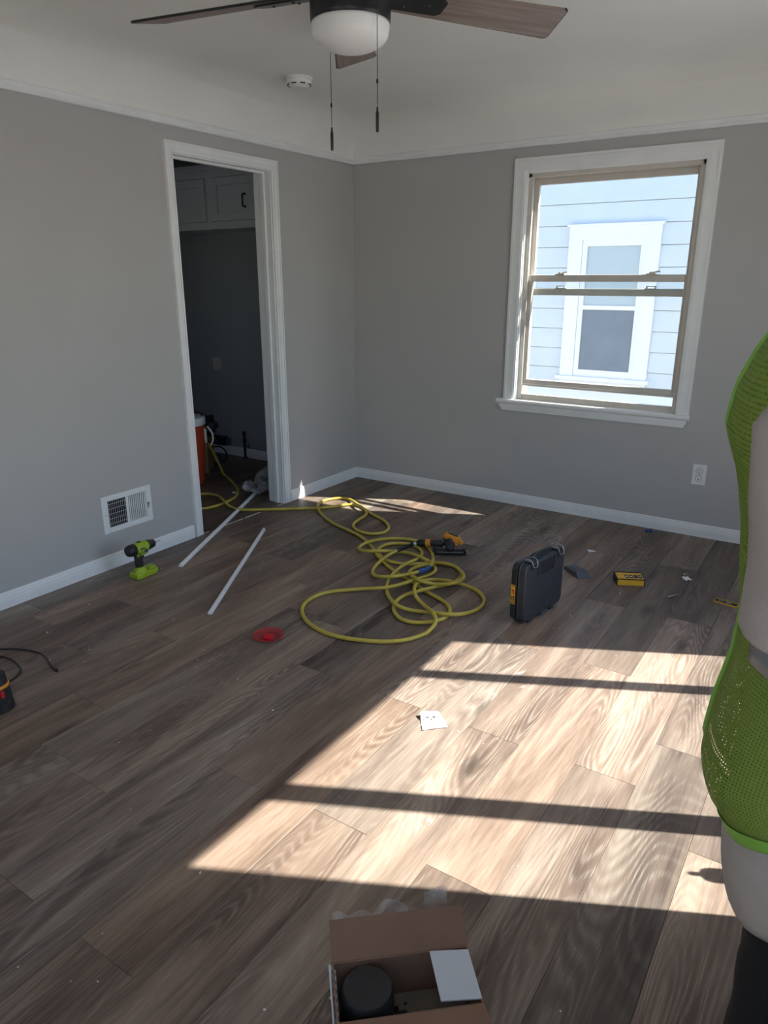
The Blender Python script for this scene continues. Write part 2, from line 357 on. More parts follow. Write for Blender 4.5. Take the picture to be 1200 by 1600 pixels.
def tag(o, label=None, cat=None, group=None, kind=None):
    if label: o['label'] = label
    if cat: o['category'] = cat
    if group: o['group'] = group
    if kind: o['kind'] = kind
    return o
def thing(name, loc, rz, label, cat, group=None):
    o = D.objects.new(name, None); C.objects.link(o); o.location = loc; o.rotation_euler = (0, 0, rz); o.empty_display_size = 0.05
    return tag(o, label, cat, group)
def structure(o, label=None): return tag(o, label, kind='structure')
def root_struct(name, label=None):
    o = D.objects.new(name, None); C.objects.link(o); o.empty_display_size = 0.05
    return structure(o, label)
def copy_tree(o, parent=None):
    c = o.copy(); C.objects.link(c)
    if parent is not None: c.parent = parent
    for ch in list(o.children): copy_tree(ch, c)
    return c
def smooth_path(pts, sub=5):
    pts = [Vector(p) for p in pts]; out = []
    P = [pts[0]*2-pts[1]] + pts + [pts[-1]*2-pts[-2]]
    for i in range(1, len(P)-2):
        for k in range(sub):
            t = k/sub; a, b_, c, d = P[i-1], P[i], P[i+1], P[i+2]
            out.append(0.5*((2*b_) + (c-a)*t + (2*a-5*b_+4*c-d)*t*t + (3*b_-a-3*c+d)*t**3))
    out.append(pts[-1]); return out
# ================================================================ SETTING
W = 3.445            # inner face of the right wall
DR = -6.2           # rear wall behind the camera
KX0, KY0 = -2.5, -3.0   # kitchen extents
RAILZ, CEIL = 2.158, 2.40

# ---- floor: subfloor slab and individual planks
fm = MB(); fm.bx(KX0-0.1, W+0.15, DR-0.1, 0.15, -0.12, -0.0055)
floor = structure(fm.build('floor', M['dark']), 'brown and grey wood-look plank floor')
PW, PL = 0.184, 1.22
plank_mesh = {}
def plank(x0, x1, y0, y1, tone):
    g = 0.00035
    key = (round(x1-x0, 3), round(y1-y0, 3))
    if key not in plank_mesh:
        mb = MB(); c = 0.0007; lx, ly = x1-x0-g, y1-y0-g
        lo = [(g, g, -0.0055), (lx, g, -0.0055), (lx, ly, -0.0055), (g, ly, -0.0055)]
        mid = [(a, b_, -c) for a, b_, _ in lo]
        top = [(g+c, g+c, 0), (lx-c, g+c, 0), (lx-c, ly-c, 0), (g+c, ly-c, 0)]
        mb.rings([lo, mid, top]); bmesh.ops.recalc_face_normals(mb.bm, faces=mb.bm.faces)
        me = D.meshes.new('plank'); mb.bm.to_mesh(me); mb.bm.free(); me.materials.append(M['plank']); plank_mesh[key] = me
    o = D.objects.new('plank', plank_mesh[key]); C.objects.link(o); o.parent = floor; o.location = (x0, y0, 0)
    o.color = (*tone, 1)
rp = random.Random(21)
fixed = {0: -3.02, 1: -2.425, 2: -3.02, 3: -2.42, -1: -2.42, -3: -2.42, -6: -3.03, -9: -2.43, -2: -1.82, -4: -3.30, -5: -2.05, -7: -2.55, -8: -1.60}
light_planks = {(2, -3.02): 1.18, (3, -2.42): 1.30}
k = -14
while 2.0+PW*k < W:
    xa, xb = 2.0+PW*k, 2.0+PW*(k+1)
    if xb <= -0.0 or xa < -0.03:
        k += 1
        if xb > 0.001:   # first, ripped plank along the left wall
            pass
        else: continue
    else: k += 1
    kk = k-1
    xa, xb = max(xa, 0.0), min(xb, W)
    e = fixed.get(kk, -2.42 - rp.uniform(0.1, 1.1))
    while e > DR: e -= PL
    while e < 0:
        ya, yb = max(e, DR), min(e+PL, 0)
        if yb-ya > 0.02:
            t = rp.choice([0.74, 0.82, 0.9, 0.96, 1.02, 1.1, 1.18]) * rp.uniform(0.95, 1.05)
            red = rp.uniform(-0.07, 0.07)
            if kk == 3 and ya > -2.5 and ya < -2.3: t, red = 1.30, 0.0
            if kk == 1 and ya > -2.5 and ya < -2.3: t, red = 1.16, 0.0
            if kk == -1 and ya > -2.5 and ya < -2.3: t, red = 1.2, -0.02
            if kk == -1 and ya > -3.8 and ya < -3.5: t, red = 0.95, 0.06
            if kk == -4 : t *= 1.05
            plank(xa, xb, ya, yb, (t*(1+red), t, t*(1-red*0.8)))
        e += PL
k = 0
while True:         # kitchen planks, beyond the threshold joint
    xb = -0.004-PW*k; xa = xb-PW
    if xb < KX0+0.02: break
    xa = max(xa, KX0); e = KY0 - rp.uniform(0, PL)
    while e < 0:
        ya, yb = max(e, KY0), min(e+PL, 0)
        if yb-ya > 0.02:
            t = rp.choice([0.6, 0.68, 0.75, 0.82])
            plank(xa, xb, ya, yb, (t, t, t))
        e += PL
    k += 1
th = MB(); rj = random.Random(4); y = -1.575
while y < -0.825:
    l_ = rj.uniform(0.03, 0.16)
    if rj.random() < 0.8: th.bx(-0.004+rj.uniform(-0.001, 0.001), 0.002+rj.uniform(0, 0.002), y, min(y+l_, -0.825), -0.003, 0.0012)
    y += l_+rj.uniform(0.0, 0.03)
structure(th.build('trim_7', M['paper']), 'dusty white joint line across the kitchen doorway')

# ---- walls
T = 0.12
DY0, DY1, DZ = -1.580, -0.822, 2.048        # door opening
wl = MB(); wl.bx(-T, 0, DR-0.1, DY0, -0.12, 2.6); wl.bx(-T, 0, DY1, 0, -0.12, 2.6); wl.bx(-T, 0, DY0, DY1, DZ, 2.6)
structure(wl.build('wall_left', M['wall']), 'grey painted wall with the kitchen doorway')
WX0, WX1, WZ0, WZ1 = 1.250, 2.248, 0.665, 2.030     # back window opening
wb = MB(); wb.bx(-T, WX0, 0, 0.15, -0.12, 2.6); wb.bx(WX1, W+0.15, 0, 0.15, -0.12, 2.6); wb.bx(WX0, WX1, 0, 0.15, -0.12, WZ0); wb.bx(WX0, WX1, 0, 0.15, WZ1, 2.6)
structure(wb.build('wall_back', M['wall']), 'grey painted wall with the double-hung window')
RY0, RY1, RZ0, RZ1 = -2.588, -1.028, 0.35, 2.09       # right window opening (out of frame, throws the sun patch)
SY0, SY1 = -5.9, -4.0                                 # added unseen window, extra daylight for the room
wr = MB(); wr.bx(W, W+0.15, RY1, 0, -0.12, 2.6); wr.bx(W, W+0.15, SY1, RY0, -0.12, 2.6); wr.bx(W, W+0.15, DR-0.1, SY0, -0.12, 2.6)
wr.bx(W, W+0.15, RY0, RY1, -0.12, RZ0); wr.bx(W, W+0.15, RY0, RY1, RZ1, 2.6)
wr.bx(W, W+0.15, SY0, SY1, -0.12, 0.7); wr.bx(W, W+0.15, SY0, SY1, RZ1, 2.6)
structure(wr.build('wall_right', M['wall']), 'grey painted wall with the picture window')
wq = MB(); wq.bx(-T, 0.9, DR-0.12, DR, -0.12, 2.6); wq.bx(2.1, W+0.15, DR-0.12, DR, -0.12, 2.6); wq.bx(0.9, 2.1, DR-0.12, DR, -0.12, 0.6); wq.bx(0.9, 2.1, DR-0.12, DR, 2.08, 2.6)
structure(wq.build('wall_rear', M['wall']), 'grey painted wall behind the viewer')
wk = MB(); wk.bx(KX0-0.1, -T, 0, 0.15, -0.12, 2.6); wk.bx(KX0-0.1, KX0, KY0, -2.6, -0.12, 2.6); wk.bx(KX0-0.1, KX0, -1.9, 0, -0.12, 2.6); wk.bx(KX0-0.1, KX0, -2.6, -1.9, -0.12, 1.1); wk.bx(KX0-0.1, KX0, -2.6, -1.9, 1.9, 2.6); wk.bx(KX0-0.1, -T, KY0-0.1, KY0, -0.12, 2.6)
structure(wk.build('wall_kitchen', M['shaded_wall']), 'dim grey walls of the kitchen beyond the doorway')
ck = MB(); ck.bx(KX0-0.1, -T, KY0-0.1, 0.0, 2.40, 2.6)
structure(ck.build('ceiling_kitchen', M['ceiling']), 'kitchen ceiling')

# ---- ceiling with plaster cove
def cring(d, z): return [(d, -d, z), (W-d, -d, z), (W-d, DR+d, z), (d, DR+d, z)]
R1, R2 = 0.27, CEIL-RAILZ
cv = MB(); prof = [cring(R1*(1-math.cos(a)), RAILZ+R2*math.sin(a)) for a in [i*PI/2/14 for i in range(15)]]
cv.rings(prof + [cring(R1, 2.6), cring(0, 2.6)], caps=(False, False))
vs = [cv.bm.verts.new(p) for p in cring(R1, CEIL)]; cv.bm.faces.new(vs)
vs = [cv.bm.verts.new(p) for p in cring(0, 2.6)]; cv.bm.faces.new(vs)
ceiling = structure(cv.build('ceiling', M['ceiling'], smooth=True), 'off-white plaster ceiling curving down into a cove')
md = ceiling.modifiers.new('es', 'EDGE_SPLIT'); md.split_angle = math.radians(40)

# ---- picture rail, baseboards
rail = [(0, 0), (0.016, 0), (0.020, 0.005), (0.018, 0.012), (0.012, 0.015), (0.010, 0.020), (0.015, 0.026), (0.013, 0.036), (0.006, 0.044), (0, 0.046)]
base = [(0, 0), (0.013, 0), (0.013, 0.040), (0.0115, 0.046), (0.0115, 0.054), (0.009, 0.060), (0.009, 0.066), (0.006, 0.075), (0, 0.075)]
def runs(name, label, prof, segs, m=None):
    mb = MB()
    for A, B, nrm in segs: mb.profile(prof, A, B, nrm)
    return structure(mb.build(name, m or M['trim']), label)
runs('trim_1', 'white picture rail on the left wall', rail, [((0, 0, RAILZ), (0, DR, RAILZ), (1, 0, 0))])
runs('trim_2', 'white picture rail above the window', rail, [((0, 0, RAILZ), (W, 0, RAILZ), (0, -1, 0))])
runs('trim_3', 'white picture rail on the right wall', rail, [((W, 0, RAILZ), (W, DR, RAILZ), (-1, 0, 0))])
runs('trim_4', 'white picture rail on the rear wall', rail, [((0, DR, RAILZ), (W, DR, RAILZ), (0, 1, 0))])
runs('baseboard_left', 'white baseboard along the left wall', base, [((0, DR, 0), (0, -1.632, 0), (1, 0, 0)), ((0, -0.769, 0), (0, 0, 0), (1, 0, 0))])
runs('baseboard_back', 'white baseboard under the window', base, [((0, 0, 0), (W, 0, 0), (0, -1, 0))])
runs('baseboard_right', 'white baseboard on the right wall', base, [((W, 0, 0), (W, DR, 0), (-1, 0, 0))])
runs('baseboard_rear', 'white baseboard on the rear wall', base, [((0, DR, 0), (W, DR, 0), (0, 1, 0))])
runs('baseboard_kitchen', 'dim white baseboard on the far kitchen wall', base, [((KX0, 0, 0), (-T, 0, 0), (0, -1, 0)), ((KX0, KY0, 0), (KX0, 0, 0), (1, 0, 0))])

# ---- doorway trim (door opening without a leaf)
door = root_struct('door_1', 'white cased doorway to the kitchen')
cw = 0.053
def casing_piece(mb, horizontal, a0, a1, edge, sgn, xface=0.0, out=1):
    """stepped casing, edge = opening side coordinate, sgn = direction away from the opening"""
    steps = [(0.0, 0.010, 0.013), (0.010, 0.018, 0.010), (0.018, cw-0.010, 0.014), (cw-0.010, cw, 0.019)]
    for s0, s1, th_ in steps:
        e0, e1 = edge+sgn*s0, edge+sgn*s1
        if horizontal: mb.bx(xface, xface+out*th_, a0, a1, e0, e1)
        else: mb.bx(xface, xface+out*th_, e0, e1, a0, a1)
def mitred(mb, y0, y1, z0, z1, xface, out):
    steps = [(0.0, 0.010, 0.013), (0.010, 0.018, 0.010), (0.018, cw-0.010, 0.014), (cw-0.010, cw, 0.019)]
    for s0, s1, th_ in steps:
        xa, xb = (xface, xface+out*th_)
        mb.bx(xa, xb, y0-s1, y0-s0, z0, z1+s0); mb.bx(xa, xb, y1+s0, y1+s1, z0, z1+s0); mb.bx(xa, xb, y0-s1, y1+s1, z1+s0, z1+s1)
c1 = MB(); mitred(c1, DY0+0.012, DY1-0.012, 0.0, DZ-0.012, 0, 1); 
c1.build('casing', M['trim'], door)
c2 = MB(); mitred(c2, DY0+0.012, DY1-0.012, 0.0, DZ-0.012, -T, -1); c2.build('casing', M['trim'], door)
j = MB(); j.bx(-T, 0.002, DY0, DY0+0.018, 0, DZ-0.018); j.bx(-T, 0.002, DY1-0.018, DY1, 0, DZ-0.018); j.bx(-T, 0.002, DY0, DY1, DZ-0.018, DZ)
j.build('jamb', M['trim'], door)
st = MB(); a, b_ = -0.062, -0.040
st.bx(a, b_, DY0+0.018, DY0+0.030, 0, DZ-0.018); st.bx(a, b_, DY1-0.030, DY1-0.018, 0, DZ-0.018); st.bx(a, b_, DY0+0.030, DY1-0.030, DZ-0.030, DZ-0.018)
st.build('door_stop', M['trim'], door)

# ---- back window
win = root_struct('window_1', 'white cased double-hung window with the lower sash slightly raised')
def wx_casing(mb, x0, x1, z0, z1, cwid):
    for s0, s1, th_ in [(0.0, 0.010, 0.012), (0.010, 0.020, 0.016), (0.020, cwid-0.014, 0.014), (cwid-0.014, cwid, 0.020)]:
        mb.bx(x0-s1, x0-s0, -th_, 0, z0, z1+s0); mb.bx(x1+s0, x1+s1, -th_, 0, z0, z1+s0); mb.bx(x0-s1, x1+s1, -th_, 0, z1+s0, z1+s1)
c = MB(); wx_casing(c, WX0+0.004, WX1-0.002, 0.697, WZ1, 0.070); c.build('casing', M['trim'], win)
s_ = MB(); s_.prism([(-0.030, 0.675), (-0.033, 0.681), (-0.033, 0.691), (-0.030, 0.697), (0.03, 0.697), (0.03, 0.665), (-0.02, 0.665)], 1.186,
    Matrix(((0, 0, 1, 1.138), (1, 0, 0, 0), (0, 1, 0, 0), (0, 0, 0, 1))))
s_.build('stool', M['trim'], win)
ap = MB(); ap.bx(1.162, 2.302, -0.016, 0, 0.640, 0.665); ap.bx(1.170, 2.296, -0.011, 0, 0.625, 0.640); ap.bx(1.155, 2.308, -0.022, 0, 0.653, 0.668)
ap.build('apron', M['trim'], win)
li = MB()       # white wooden jamb lining
li.bx(WX0, WX0+0.010, 0, 0.15, 0.697, WZ1-0.010); li.bx(WX1-0.010, WX1, 0, 0.15, 0.697, WZ1-0.010); li.bx(WX0, WX1, 0, 0.15, WZ1-0.010, WZ1)
li.build('jamb_lining', M['trim'], win)
fr = MB()       # almond vinyl frame with sash channels
fx0, fx1 = WX0+0.010, WX1-0.010
for xa, xb in ((fx0, fx0+0.016), (fx1-0.016, fx1)):
    fr.bx(xa, xb, 0.025, 0.14, 0.70, 2.02)
for sx, x_ in ((1, fx0+0.016), (-1, fx1-0.016)):
    for ya in (0.025, 0.125): fr.bx(x_, x_+sx*0.010, ya, ya+0.008, 0.70, 2.02)
fr.bx(fx0, fx1, 0.025, 0.14, 2.000, 2.020); fr.bx(fx0, fx1, 0.085, 0.105, 1.980, 2.0)
fr.prism([(0.0301, 0.667), (0.0301, 0.700), (0.045, 0.728), (0.075, 0.728), (0.078, 0.715), (0.15, 0.690), (0.15, 0.667)], fx1-fx0,
    Matrix(((0, 0, 1, fx0), (1, 0, 0, 0), (0, 1, 0, 0), (0, 0, 0, 1))))
fr.build('frame', M['vinyl'], win)
def sash(x0, x1, z0, z1, y0, y1, stile, top, bot, name='sash'):
    mb = MB(); mb.bx(x0, x0+stile, y0, y1, z0, z1); mb.bx(x1-stile, x1, y0, y1, z0, z1)
    mb.bx(x0+stile, x1-stile, y0, y1, z1-top, z1); mb.bx(x0+stile, x1-stile, y0, y1, z0, z0+bot)
    o = mb.build(name, M['vinyl'], win, bevel=0.0025, seg=1)
    g = MB(); ym = (y0+y1)/2; g.bx(x0+stile-0.004, x1-stile+0.004, ym-0.002, ym+0.002, z0+bot-0.004, z1-top+0.004); g.build('pane', M['glass'], o)
    return o
lower = sash(1.268, 2.232, 0.784, 1.455, 0.045, 0.079, 0.040, 0.040, 0.040)
upper = sash(1.270, 2.222, 1.336, 1.995, 0.0825, 0.110, 0.034, 0.034, 0.040)
lr = MB(); lr.bx(1.262, 2.236, 0.032, 0.046, 0.784, 0.797); lr.build('lift_rail', M['vinyl'], lower)
for xl in (1.455, 1.985):
    lk = MB(); lk.bx(xl, xl+0.055, 0.040, 0.062, 1.455, 1.461); lk.tube([(xl+0.030, 0.05, 1.461), (xl+0.055, 0.04, 1.470), (xl+0.075, 0.038, 1.472)], 0.0045, 6)
    lk.lathe([(0.014, 0), (0.012, 0.010)], (xl+0.027, 0.05, 1.460), n=14); lk.build('sash_lock', M['vinyl'], lower)
    kp = MB(); kp.bx(xl-0.008, xl+0.062, 0.070, 0.088, 1.376, 1.380); kp.bx(xl, xl+0.006, 0.070, 0.088, 1.378, 1.391); kp.bx(xl+0.048, xl+0.054, 0.070, 0.088, 1.378, 1.391); kp.bx(xl, xl+0.054, 0.070, 0.088, 1.389, 1.393)
    kp.build('lock_keeper', M['vinyl'], upper)

# ---- right picture window (outside the frame to the right)
pw = root_struct('window_2', 'wide white picture window between two narrow lights')
SX0, SX1 = W+0.03, W+0.11
f2 = MB()
for ya, yb in ((-1.074, RY1), (-1.408, -1.380), (-2.214, -2.165), (RY0, -2.545)): f2.bx(SX0, SX1, ya, yb, RZ0, RZ1)
f2.bx(SX0, SX1, RY0, RY1, 2.05, RZ1); f2.bx(SX0, SX1, RY0, RY1, RZ0, 0.38)
f2.build('frame', M['trim'], pw)
for ya, yb in ((-1.380, -1.074), (-2.165, -1.408), (-2.545, -2.214)):
    g = MB(); g.bx(W+0.068, W+0.072, ya-0.003, yb+0.003, 0.377, 2.053); g.build('pane', M['glass'], pw)
c = MB(); cwid = 0.07
c.bx(W-0.018, W, RY0-cwid, RY0, 0.352, RZ1); c.bx(W-0.018, W, RY1, RY1+cwid, 0.352, RZ1); c.bx(W-0.018, W, RY0-cwid, RY1+cwid, RZ1, RZ1+0.05)
c.build('casing', M['trim'], pw)
c = MB(); c.bx(W-0.045, W+0.03, RY0-0.1, RY1+0.1, 0.325, 0.352); c.bx(W-0.016, W, RY0-0.07, RY1+0.07, 0.27, 0.325); c.build('stool', M['trim'], pw)
pw3 = root_struct('fill_window_right', 'white window added on the right wall behind the viewer for fill light')  # added opening out of view, brightens the interior
f2 = MB(); f2.bx(SX0, SX1, SY0, SY0+0.05, 0.7, RZ1); f2.bx(SX0, SX1, SY1-0.05, SY1, 0.7, RZ1); f2.bx(SX0, SX1, SY0, SY1, 2.04, RZ1); f2.bx(SX0, SX1, SY0, SY1, 0.7, 0.75); f2.bx(SX0, SX1, SY0, SY1, 1.38, 1.42)
f2.build('frame', M['trim'], pw3)
g = MB(); g.bx(W+0.068, W+0.072, SY0+0.05, SY1-0.05, 0.75, 2.04); g.build('pane', M['glass'], pw3)
c = MB(); c.bx(W-0.018, W, SY0-cwid, SY0, 0.63, RZ1+0.05); c.bx(W-0.018, W, SY1, SY1+cwid, 0.63, RZ1+0.05); c.bx(W-0.018, W, SY0, SY1, RZ1, RZ1+0.05); c.bx(W-0.018, W, SY0, SY1, 0.63, 0.70); c.build('casing', M['trim'], pw3)

pk = root_struct('fill_window_kitchen', 'small kitchen window added out of view for fill light')  # added opening, gives the dim kitchen some soft daylight
f2 = MB(); f2.bx(KX0-0.08, KX0-0.02, -2.6, -2.56, 1.1, 1.9); f2.bx(KX0-0.08, KX0-0.02, -1.94, -1.9, 1.1, 1.9); f2.bx(KX0-0.08, KX0-0.02, -2.56, -1.94, 1.86, 1.9); f2.bx(KX0-0.08, KX0-0.02, -2.56, -1.94, 1.1, 1.14); f2.build('frame', M['trim'], pk)
g = MB(); g.bx(KX0-0.052, KX0-0.048, -2.56, -1.94, 1.14, 1.86); g.build('pane', M['glass'], pk)
pw4 = root_struct('fill_window_rear', 'white window added on the rear wall behind the viewer for fill light')  # added opening behind the camera, raises the room's fill light
f2 = MB(); f2.bx(0.9, 0.95, DR-0.10, DR-0.02, 0.6, 2.08); f2.bx(2.05, 2.1, DR-0.10, DR-0.02, 0.6, 2.08); f2.bx(0.95, 2.05, DR-0.10, DR-0.02, 2.03, 2.08); f2.bx(0.95, 2.05, DR-0.10, DR-0.02, 0.6, 0.65); f2.build('frame', M['trim'], pw4)
g = MB(); g.bx(0.95, 2.05, DR-0.062, DR-0.058, 0.65, 2.03); g.build('pane', M['glass'], pw4)
c = MB(); c.bx(0.83, 0.9, DR, DR+0.018, 0.53, 2.15); c.bx(2.1, 2.17, DR, DR+0.018, 0.53, 2.15); c.bx(0.9, 2.1, DR, DR+0.018, 2.08, 2.15); c.bx(0.9, 2.1, DR, DR+0.018, 0.53, 0.6); c.build('casing', M['trim'], pw4)
# ---- our house outside: siding skin, eaves and roof; the ground
ex = MB(); ex.bx(KX0-0.2, W+0.17, 0.151, 0.17, -0.6, 0.60); ex.bx(KX0-0.2, WX0-0.03, 0.151, 0.17, 0.60, 2.6); ex.bx(2.205, W+0.17, 0.151, 0.17, 0.60, 2.6); ex.bx(WX0-0.03, 2.205, 0.151, 0.17, 2.07, 2.6)
structure(ex.build('wall_exterior', M['nwhite']), 'white outer face of this house')
rf = MB(); rf.bx(KX0-0.3, W+0.40, DR-0.4, 0.37, 2.60, 2.78)
structure(rf.build('roof', M['roof']), 'roof slab and eaves of this house')
gr = MB(); gr.bx(-30, 40, -40, 40, -0.75, -0.60)
structure(gr.build('ground', M['concrete']), 'pale ground outside between the houses')

# ---- neighbour's house
nb = thing('neighbour_house', (0, 3.0, -0.6), 0, 'pale blue clapboard house seen through the window', 'house')
core = MB(); core.bx(-6, 9, 0.02, 6, 0, 3.9); core.build('wall', M['sidegap'], nb)
nx0, nx1, nz0, nz1 = 0.475, 1.345, 0.455+0.6, 1.918+0.6
nr = random.Random(3); z = 0.566+0.6-0.195*5
while z < 3.85:
    segs = [(-6, nr.uniform(-3, -1)), None]
    xs = [-6, nr.uniform(-3.5, -1.5), nr.uniform(3.0, 5.5), 9]
    if z+0.19 > nz0 and z < nz1: spans = [(xs[0], xs[1]), (xs[1], nx0), (nx1, xs[2]), (xs[2], xs[3])]
    else: spans = [(xs[0], xs[1]), (xs[1], xs[2]), (xs[2], xs[3])]
    for a, b_ in spans:
        mb = MB(); mb.prism([(0.0, z+0.1905), (-0.006, z+0.1905), (-0.020, z+0.003), (-0.017, z), (0.0, z)], b_-a-0.003,
            Matrix(((0, 0, 1, a+0.0015), (1, 0, 0, 0.015), (0, 1, 0, 0), (0, 0, 0, 1))))
        mb.build('siding_board', M['siding'], nb)
    z += 0.195
nw = MB()
nw.bx(nx0, nx0+0.135, -0.035, 0.02, nz0+0.03, nz1-0.13); nw.bx(nx1-0.135, nx1, -0.035, 0.02, nz0+0.03, nz1-0.13); nw.bx(nx0, nx1, -0.037, 0.02, nz1-0.13, nz1)
nw.bx(nx0-0.02, nx1+0.02, -0.055, 0.02, nz1-0.005, nz1+0.018); nw.bx(nx0-0.03, nx1+0.03, -0.075, 0.02, nz0, nz0+0.035); nw.bx(nx0, nx1, -0.03, 0.02, nz0-0.09, nz0)
nwin = nw.build('window', M['nwhite'], nb)
sf = MB(); a0, a1 = 0.612, 1.210
sf.bx(a0, a0+0.048, -0.022, 0.02, 1.09, 2.39); sf.bx(a1-0.04, a1, -0.022, 0.02, 1.09, 2.39); sf.bx(a0+0.048, a1-0.04, -0.022, 0.02, 2.335, 2.39); sf.bx(a0+0.048, a1-0.04, -0.022, 0.02, 1.09, 1.158); sf.bx(a0+0.048, a1-0.04, -0.024, 0.02, 1.745, 1.785)
sf.build('sash', M['nwhite'], nwin)
def reflect_mat():
    m, n, l, b = new_mat('neighbour_pane_glass')
    b.inputs['Base Color'].default_value = (0.33, 0.42, 0.47, 1); b.inputs['Roughness'].default_value = 0.03; b.inputs['Specular IOR Level'].default_value = 1.0
    b.inputs['Coat Weight'].default_value = 1.0; b.inputs['Coat Roughness'].default_value = 0.02
    tc = n.new('ShaderNodeTexCoord'); wv = n.new('ShaderNodeTexWave'); wv.bands_direction = 'Z'; wv.inputs['Scale'].default_value = 1.6; wv.inputs['Distortion'].default_value = 3; wv.inputs['Detail'].default_value = 0
    l.new(tc.outputs['Object'], wv.inputs['Vector']); bp = n.new('ShaderNodeBump'); bp.inputs['Strength'].default_value = 0.3; bp.inputs['Distance'].default_value = 0.01
    l.new(wv.outputs['Fac'], bp.inputs['Height']); l.new(bp.outputs[0], b.inputs['Coat Normal'])
    return m
g = MB(); g.bx(0.66, 1.17, 0.0, 0.012, 1.785, 2.335); g.build('pane', reflect_mat(), nwin)
g = MB(); g.bx(0.66, 1.17, -0.004, 0.012, 1.158, 1.745); tag(g.build('screen', M['screen'], nwin), 'grey insect screen over the lower pane')
ev = MB(); ev.bx(-6.4, 9.4, -0.45, 6.4, 3.9, 4.05); ev.prism([(-0.45, 4.05), (3.0, 5.6), (6.4, 4.05)], 15.8, Matrix(((0, 0, 1, -6.4), (1, 0, 0, 0), (0, 1, 0, 0), (0, 0, 0, 1))))
ev.build('roof', M['roof'], nb)
# ================================================================ OBJECTS
# ---- ceiling fan
fan = thing('ceiling_fan', (1.61, -2.25, 0), 0, 'black ceiling fan with brown wood blades and a white bowl light', 'ceiling fan')
h = MB(); h.lathe([(0.085, 2.40), (0.092, 2.385), (0.092, 2.335), (0.085, 2.325), (0.118, 2.318), (0.1225, 2.31), (0.1225, 2.180), (0.1215, 2.172), (0.119, 2.168)], n=56)
h.build('motor_housing', M['fanblack'], fan, smooth=True).modifiers.new('es', 'EDGE_SPLIT')
dm = MB(); dm.lathe([(0.1185, 2.170), (0.1195, 2.160), (0.117, 2.146)] + [(0.117*math.cos(a), 2.146-0.056*math.sin(a)) for a in [i*PI/2/12 for i in range(1, 13)]], n=56)
dm.build('light_bowl', M['dome'], fan, smooth=True)
def blade(ang):
    mb = MB(); r0, r1, w0, w1 = 0.155, 0.757, 0.062, 0.080
    pts = [(r0, -w0), (r1-0.030, -w1), (r1-0.022, -w1+0.002), (r1-0.015, -w1+0.008), (r1+0.006, w1-0.014), (r1+0.004, w1-0.005), (r1-0.006, w1), (r0, w0)]
    mt = Matrix.Rotation(math.radians(ang), 4, 'Z') @ Matrix.Translation((0, 0, 2.252)) @ Matrix.Rotation(math.radians(-14), 4, 'X')
    mb.prism(pts, 0.007)
    o = mb.build('blade', M['blade'], fan); o.matrix_local = mt
    e = MB(); q = [(x, y) for x, y in pts]
    e.tube([(x, y, 0.0035) for x, y in q[1:]], 0.0040, 6); eo = e.build('edge_band', M['fanblack'], o)
    k_ = MB(); k_.prism([(-0.05, -0.040), (0.145, -0.040), (0.165, -0.024), (0.165, 0.030), (0.15, 0.042), (-0.05, 0.042)], 0.006, Matrix.Translation((r0, 0, -0.0065)))
    for sx, sy in ((0.03, 0.02), (0.03, -0.02), (0.11, 0.0)): k_.lathe([(0.006, 0), (0.004, -0.004)], (r0+sx, sy, -0.0065), n=10)
    k_.build('blade_bracket', M['fanblack'], o)
for a in (57, 124, 191, 263, 335): blade(a)
def chain(dx, dy, ztop, zbot, zmid):
    c = MB(); z = ztop
    while z > zbot+0.075:
        bmesh.ops.create_icosphere(c.bm, subdivisions=1, radius=0.0017, matrix=Matrix.Translation((dx, dy, z))); z -= 0.0042
    c.tube([(dx, dy, ztop), (dx, dy, zbot+0.07)], 0.0007, 5)
    c.lathe([(0.0018, 0), (0.0032, 0.004), (0.0032, 0.010), (0.0018, 0.014)], (dx, dy, zmid), n=10)
    o = c.build('pull_chain', M['fanblack'], fan)
    f = MB(); f.lathe([(0.0015, 0.070), (0.0028, 0.066), (0.0030, 0.058), (0.0045, 0.054), (0.0052, 0.048), (0.0048, 0.004), (0.0035, 0.0)], (dx, dy, zbot), n=12)
    f.build('pull_fob', M['fanblack'], o, smooth=True)
chain(-0.115, 0.0475, 2.19, 1.835, 1.962); chain(0.1215, -0.036, 2.19, 1.855, 1.985)

# ---- smoke detector
CZ = CEIL
sm = thing('smoke_detector', (0.461, -1.099, CZ), 0, 'small round white smoke detector on the ceiling', 'smoke detector')
m_ = MB(); m_.lathe([(0.066, 0.0), (0.068, -0.004), (0.068, -0.012), (0.064, -0.014)], n=48); m_.build('mounting_ring', M['smoke_white'], sm, smooth=False, bevel=0.001)
m_ = MB(); m_.lathe([(0.062, -0.012), (0.063, -0.016), (0.061, -0.030), (0.054, -0.038), (0.040, -0.041), (0.036, -0.0405), (0.034, -0.045), (0.012, -0.047), (0.0, -0.047)], n=48, cap1=False)
m_.build('cover', M['smoke_white'], sm, smooth=True).modifiers.new('es', 'EDGE_SPLIT')
m_ = MB()
for i in range(8):
    a = 2*PI*i/8+0.2; m_.box((0.0575*math.cos(a), 0.0575*math.sin(a), -0.0345), (0.004, 0.026, 0.006), Matrix.Rotation(a, 3, 'Z') @ Matrix.Rotation(math.radians(-40), 3, 'Y'))
m_.build('sensor_slots', M['dark'], sm)

